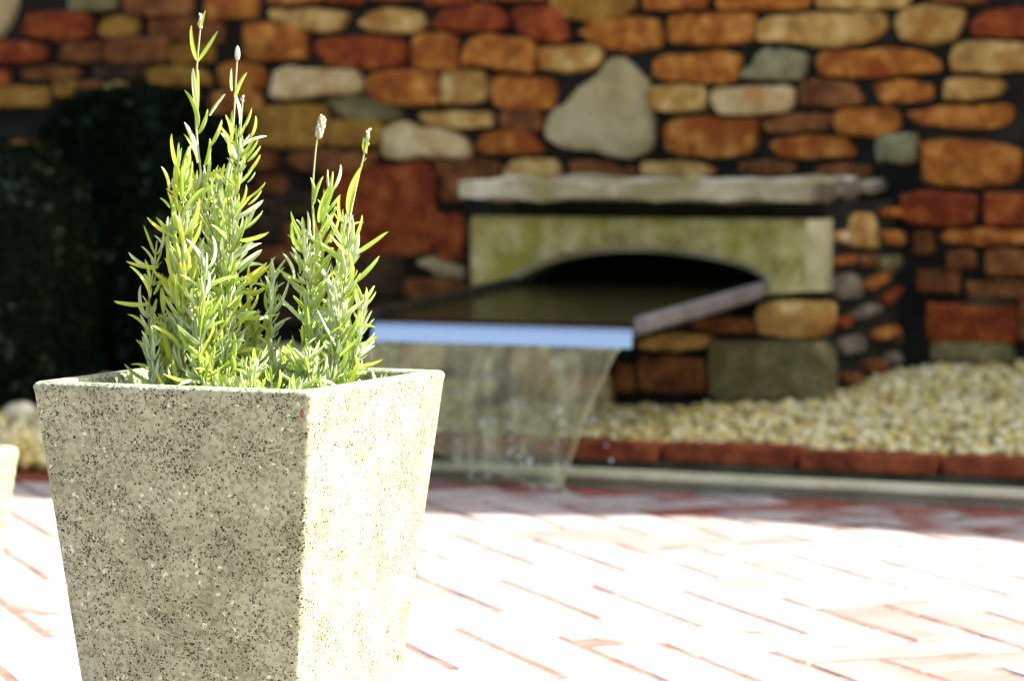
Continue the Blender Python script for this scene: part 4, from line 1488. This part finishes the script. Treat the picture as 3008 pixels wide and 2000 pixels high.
# short young shoots filling the pot
h_in = PW / 2 - PTH - .016
for k in range(52):
    lx, ly = rgl.uniform(-h_in, h_in), rgl.uniform(-h_in, h_in)
    b = center + Vector((lx * cr - ly * sr, lx * sr + ly * cr, soil_z))
    bx = (b - CAM).dot(RIGHT) / (b - CAM).dot(FWD) * FPX + 1504
    if bx < 440: continue
    hgt = rgl.uniform(.02, .062) if 560 < bx < 960 else rgl.uniform(.014, .035)
    lean = Vector((rgl.gauss(0, .2), rgl.gauss(0, .2), 1)).normalized()
    pts = [b, b + lean * hgt * .5 + Vector((rgl.gauss(0, .002), rgl.gauss(0, .002), 0)), b + lean * hgt]
    stem(pts, .0010, .0006, leafy=(.1, .98), spacing=.0085, L0=.026, L1=.018, spread=(62, 32), mats=rgl.choice([(G, S), (S, S, G), (Y, G), (G, G, Y)]), tuft=.55, tuftL=.6, wid=.0036)

# leaves read one by one off the photograph's outline: base, tip, width, kind, bow, side, depth
T = [
 # top of the tallest stem
 (436, 236, 408, 80, 11, G, 1, 1), (436, 238, 517, 104, 12, G, 4, 1), (446, 108, 464, 32, 9, G, 0, 1),
 (430, 400, 413, 245, 17, S, 0, 1), (432, 430, 436, 248, 20, G, 0, 1), (428, 490, 372, 330, 14, G, 2, -1), (434, 512, 474, 408, 20, G, 1, -1),
 (480, 445, 546, 352, 13, S, 0, 1), (430, 625, 373, 452, 17, S, 1, -1), (428, 620, 370, 505, 15, G, 1, -1), (455, 640, 480, 518, 19, G, 1, -1), (480, 560, 528, 448, 15, G, 1, -1),
 (364, 640, 360, 536, 10, S, 0, 1), (365, 620, 372, 560, 9, G, 0, 1),
 # second and cut stem
 (566, 350, 563, 252, 14, S, 0, 1), (577, 385, 630, 268, 15, G, 1, 1), (592, 480, 566, 345, 15, S, 1, -1), (566, 530, 566, 410, 16, G, 0, 1), (600, 500, 642, 404, 14, G, 1, -1),
 (630, 530, 653, 435, 15, G, 2, -1), (560, 530, 540, 450, 14, G, 1, -1), (580, 615, 510, 500, 17, S, 1, -1), (622, 620, 678, 552, 14, G, 1, -1), (625, 660, 676, 585, 13, G, 1, -1),
 (622, 700, 656, 655, 12, S, 1, -1), (620, 760, 700, 690, 14, G, 1, -1), (625, 785, 682, 722, 13, G, 1, -1), (578, 838, 697, 757, 22, S, 1, -1), (600, 880, 690, 798, 15, G, 1, -1),
 (596, 920, 720, 886, 18, G, 1, -1), (585, 975, 690, 890, 16, S, 0, 1), (580, 1035, 692, 950, 18, S, 0, 1), (590, 1045, 690, 955, 12, S, 4, -1), (595, 1100, 726, 1002, 26, Y, 1, -1), (600, 1070, 710, 998, 18, Y, 1, -1),
 (535, 800, 545, 752, 17, Y, 0, 1), (527, 690, 536, 622, 16, Y, 0, 1), (505, 1045, 580, 975, 0, Y, 0, 1), (532, 1110, 582, 972, 34, Y, 1, 1), (520, 960, 520, 915, 24, Y, 1, 1),
 # yellow clump
 (318, 735, 286, 630, 16, Y, 2, -1), (355, 760, 305, 722, 16, G, 1, -1), (325, 800, 282, 757, 13, G, 1, -1), (348, 905, 228, 824, 17, Y, 1, 1), (344, 860, 310, 722, 22, Y, 1, -1),
 (392, 760, 432, 640, 20, Y, 1, -1), (378, 880, 358, 760, 20, Y, 0, 1), (392, 930, 440, 800, 22, Y, 1, -1), (380, 1010, 332, 922, 24, Y, 1, -1), (392, 1020, 468, 898, 24, Y, 0, 1), (384, 1100, 480, 985, 26, Y, 0, 1),
 (360, 1060, 306, 925, 22, Y, 1, -1), (345, 1090, 250, 1020, 17, Y, 2, 1), (352, 1110, 290, 1045, 26, Y, 2, 1), (300, 1200, 290, 1090, 26, G, 1, -1), (400, 1170, 520, 1130, 22, Y, 2, -1), (360, 1230, 270, 1200, 22, S, 2, 1),
 (445, 1250, 505, 1160, 30, G, 1, -1), (430, 1300, 528, 1205, 20, Y, 1, -1), (480, 1300, 486, 1390, 24, Y, 1, 1), (520, 1260, 545, 1175, 26, Y, 0, 1), (530, 1180, 545, 1135, 18, Y, 1, 1),
 # left
 (272, 1030, 155, 958, 13, S, 2, 1), (282, 1022, 143, 998, 14, Y, 1, 1), (246, 1140, 156, 1012, 14, G, 2, -1), (246, 1090, 225, 985, 14, G, 1, -1), (246, 1165, 95, 1152, 16, G, 1, 1), (240, 1285, 150, 1203, 13, G, 3, -1),
 (238, 1180, 213, 1130, 14, Y, 2, -1), (270, 1470, 138, 1384, 20, G, 1, 1), (240, 1470, 175, 1290, 10, S, 3, -1), (275, 1470, 280, 1400, 26, Y, 0, 1), (275, 1420, 360, 1350, 26, Y, 2, -1), (262, 1130, 300, 1040, 16, G, 1, -1),
 (262, 1010, 208, 940, 12, S, 1, -1), (300, 940, 262, 900, 12, S, 1, -1), (255, 1230, 330, 1190, 16, G, 1, -1),
 # right clump
 (874, 785, 860, 670, 16, G, 2, -1), (880, 780, 921, 665, 14, G, 1, 1), (900, 855, 945, 700, 16, G, 1, 1), (915, 850, 968, 695, 15, G, 0, 1), (848, 935, 803, 834, 14, S, 2, -1), (905, 890, 988, 775, 12, G, 0, 1),
 (930, 930, 978, 812, 13, G, 1, -1), (855, 900, 850, 800, 12, S, 1, -1), (1012, 830, 1078, 610, 26, G, 1, 1), (1072, 620, 1080, 605, 10, G, 0, 1), (1030, 985, 1178, 876, 13, G, 4, 1), (1012, 1000, 1048, 880, 24, G, 0, 1),
 (1020, 1090, 1140, 968, 16, G, 1, -1), (1000, 970, 988, 845, 22, G, 0, 1), (1005, 1120, 1062, 1038, 20, G, 1, -1), (1060, 1180, 1122, 1110, 17, G, 1, -1), (1055, 1320, 1133, 1284, 15, G, 1, -1), (1045, 1400, 1156, 1372, 17, Y, 1, -1),
 (1050, 1375, 1120, 1320, 18, S, 0, 1), (1030, 1440, 1090, 1425, 13, S, 0, 1), (1060, 1290, 1118, 1215, 14, S, 0, 1), (1065, 1240, 1090, 1180, 12, S, 0, 1), (1025, 1070, 1045, 1030, 12, G, 1, -1),
 (800, 1070, 752, 962, 13, S, 2, -1), (822, 1050, 785, 935, 15, S, 2, -1), (850, 1000, 822, 930, 14, S, 1, -1), (800, 1180, 735, 1130, 12, S, 2, 1), (880, 1010, 960, 1140, 14, S, 1, 1), (985, 1330, 1062, 1170, 24, G, 1, -1),
 (975, 1260, 1030, 1180, 16, G, 1, -1), (840, 1310, 836, 1238, 34, Y, 1, 1), (868, 1130, 880, 1088, 22, Y, 0, 1), (945, 1290, 930, 1200, 14, S, 2, -1), (990, 1190, 1048, 1110, 14, G, 0, 1),
 # middle
 (712, 1150, 700, 1040, 14, S, 0, 1), (716, 1150, 735, 1040, 14, S, 0, 1), (705, 1200, 680, 1045, 11, S, 2, -1), (725, 1190, 785, 1060, 13, S, 1, -1), (600, 1120, 705, 1105, 14, Y, 1, -1), (580, 1210, 760, 1200, 16, Y, 1, -1),
 (590, 1240, 665, 1190, 26, G, 0, 1), (620, 1200, 640, 1115, 20, Y, 0, 1), (680, 1230, 705, 1180, 14, S, 1, -1),
]
for i, (x0, y0, x1, y1, w, mt, bi, side) in enumerate(T):
    if w == 0: continue
    dd = rgl.uniform(-.02, .012)
    b, t = P1(x0, y0, dd), P1(x1, y1, dd + rgl.uniform(-.014, .010))
    leaf_chord(b, t, w * C1 * .95, mt, bi, 0 if w < 22 else 1, rgl.uniform(-.75, .75) + (.25 if w > 18 else 0), side)

# put the leaves down: the 300 largest each a part, the rest joined
LEAVES.sort(key=lambda q: -q[0])
base_inv = Matrix.Translation(-lav.location)
joined_v, joined_f, joined_m = [], [], []
leaf_mats = [G, S, Y]
for i, (L, key, m) in enumerate(LEAVES):
    me = LM[key][0]
    if i < 298:
        o = bpy.data.objects.new('leaf', me)
        COL.objects.link(o)
        o.parent = lav
        o.matrix_basis = base_inv @ m
    else:
        b0 = len(joined_v)
        mm_ = base_inv @ m
        joined_v += [mm_ @ v.co for v in me.vertices]
        joined_f += [tuple(b0 + q for q in p.vertices) for p in me.polygons]
        joined_m += [leaf_mats.index(key[0])] * len(me.polygons)
o = link('small_leaves', mesh('small_leaves', joined_v, joined_f, True, joined_m), lav, mats=[M[k] for k in leaf_mats])
tag(o, kind='stuff')

# flower heads
def head(x0, y0, x1, y1, w, n, seed, dd):
    """a spike of n overlapping buds between the two ends"""
    a, b = P1(x0, y0, dd), P1(x1, y1, dd)
    rg = random.Random(seed)
    t = (b - a).normalized()
    u = t.orthogonal().normalized(); v_ = t.cross(u)
    W = w * C1 / 2
    vv, ff = [], []
    def egg(c, ax, l, r):
        z = ax.normalized(); x = z.orthogonal().normalized(); y = z.cross(x)
        b0 = len(vv)
        for j in range(6):
            th = math.pi * j / 5
            for i in range(7):
                ph = 2 * math.pi * i / 7
                rr = r * math.sin(th) * (1 + .15 * math.cos(th))
                vv.append(c + x * rr * math.cos(ph) + y * rr * math.sin(ph) - z * l * math.cos(th) - lav.location)
        for j in range(5):
            for i in range(7):
                p, q = b0 + j * 7 + i, b0 + j * 7 + (i + 1) % 7
                ff.append((p, q, q + 7, p + 7))
    egg((a + b) / 2, t, (b - a).length * .5, W * (.62 if n > 1 else .95))
    if n > 1:
        for k in range(n):
            f = (k + .5) / n
            ph = k * 2.4
            o = u * math.cos(ph) + v_ * math.sin(ph)
            r = W * (.55 + .6 * math.sin(math.pi * (.15 + .75 * f)))
            egg(a.lerp(b, f) + o * r * .55, t + o * .45, W * .62, W * .36)
    h = link('flower_head', mesh('flower_head', vv, ff), lav, mats=[M['bud']])
head(440, 112, 446, 52, 24, 5, 1, -.006)
head(585, 236, 585, 176, 23, 1, 2, .012)
head(896, 524, 913, 450, 36, 26, 3, .006)
head(1080, 560, 1090, 492, 24, 6, 4, -.016)
head(602, 392, 607, 366, 18, 4, 5, -.012)
head(345, 722, 338, 690, 26, 8, 6, -.02)
head(868, 918, 856, 886, 24, 7, 7, .0)
head(938, 928, 948, 902, 20, 6, 8, .0)
for x0, y0, x1, y1 in ((1074, 590, 1064, 545), (1082, 590, 1098, 515), (1076, 590, 1072, 520)):
    leaf_chord(P1(x0, y0, -.016), P1(x1, y1, -.018), 9 * C1, G, 1, 0, .3, 1)
    L, key, m = LEAVES.pop()
    o = bpy.data.objects.new('bract', LM[key][0]); COL.objects.link(o); o.parent = lav; o.matrix_basis = base_inv @ m
print('leaves', len(LEAVES), 'objects', len(bpy.data.objects), 'faces', sum(len(o.data.polygons) for o in bpy.data.objects if o.type == 'MESH'))
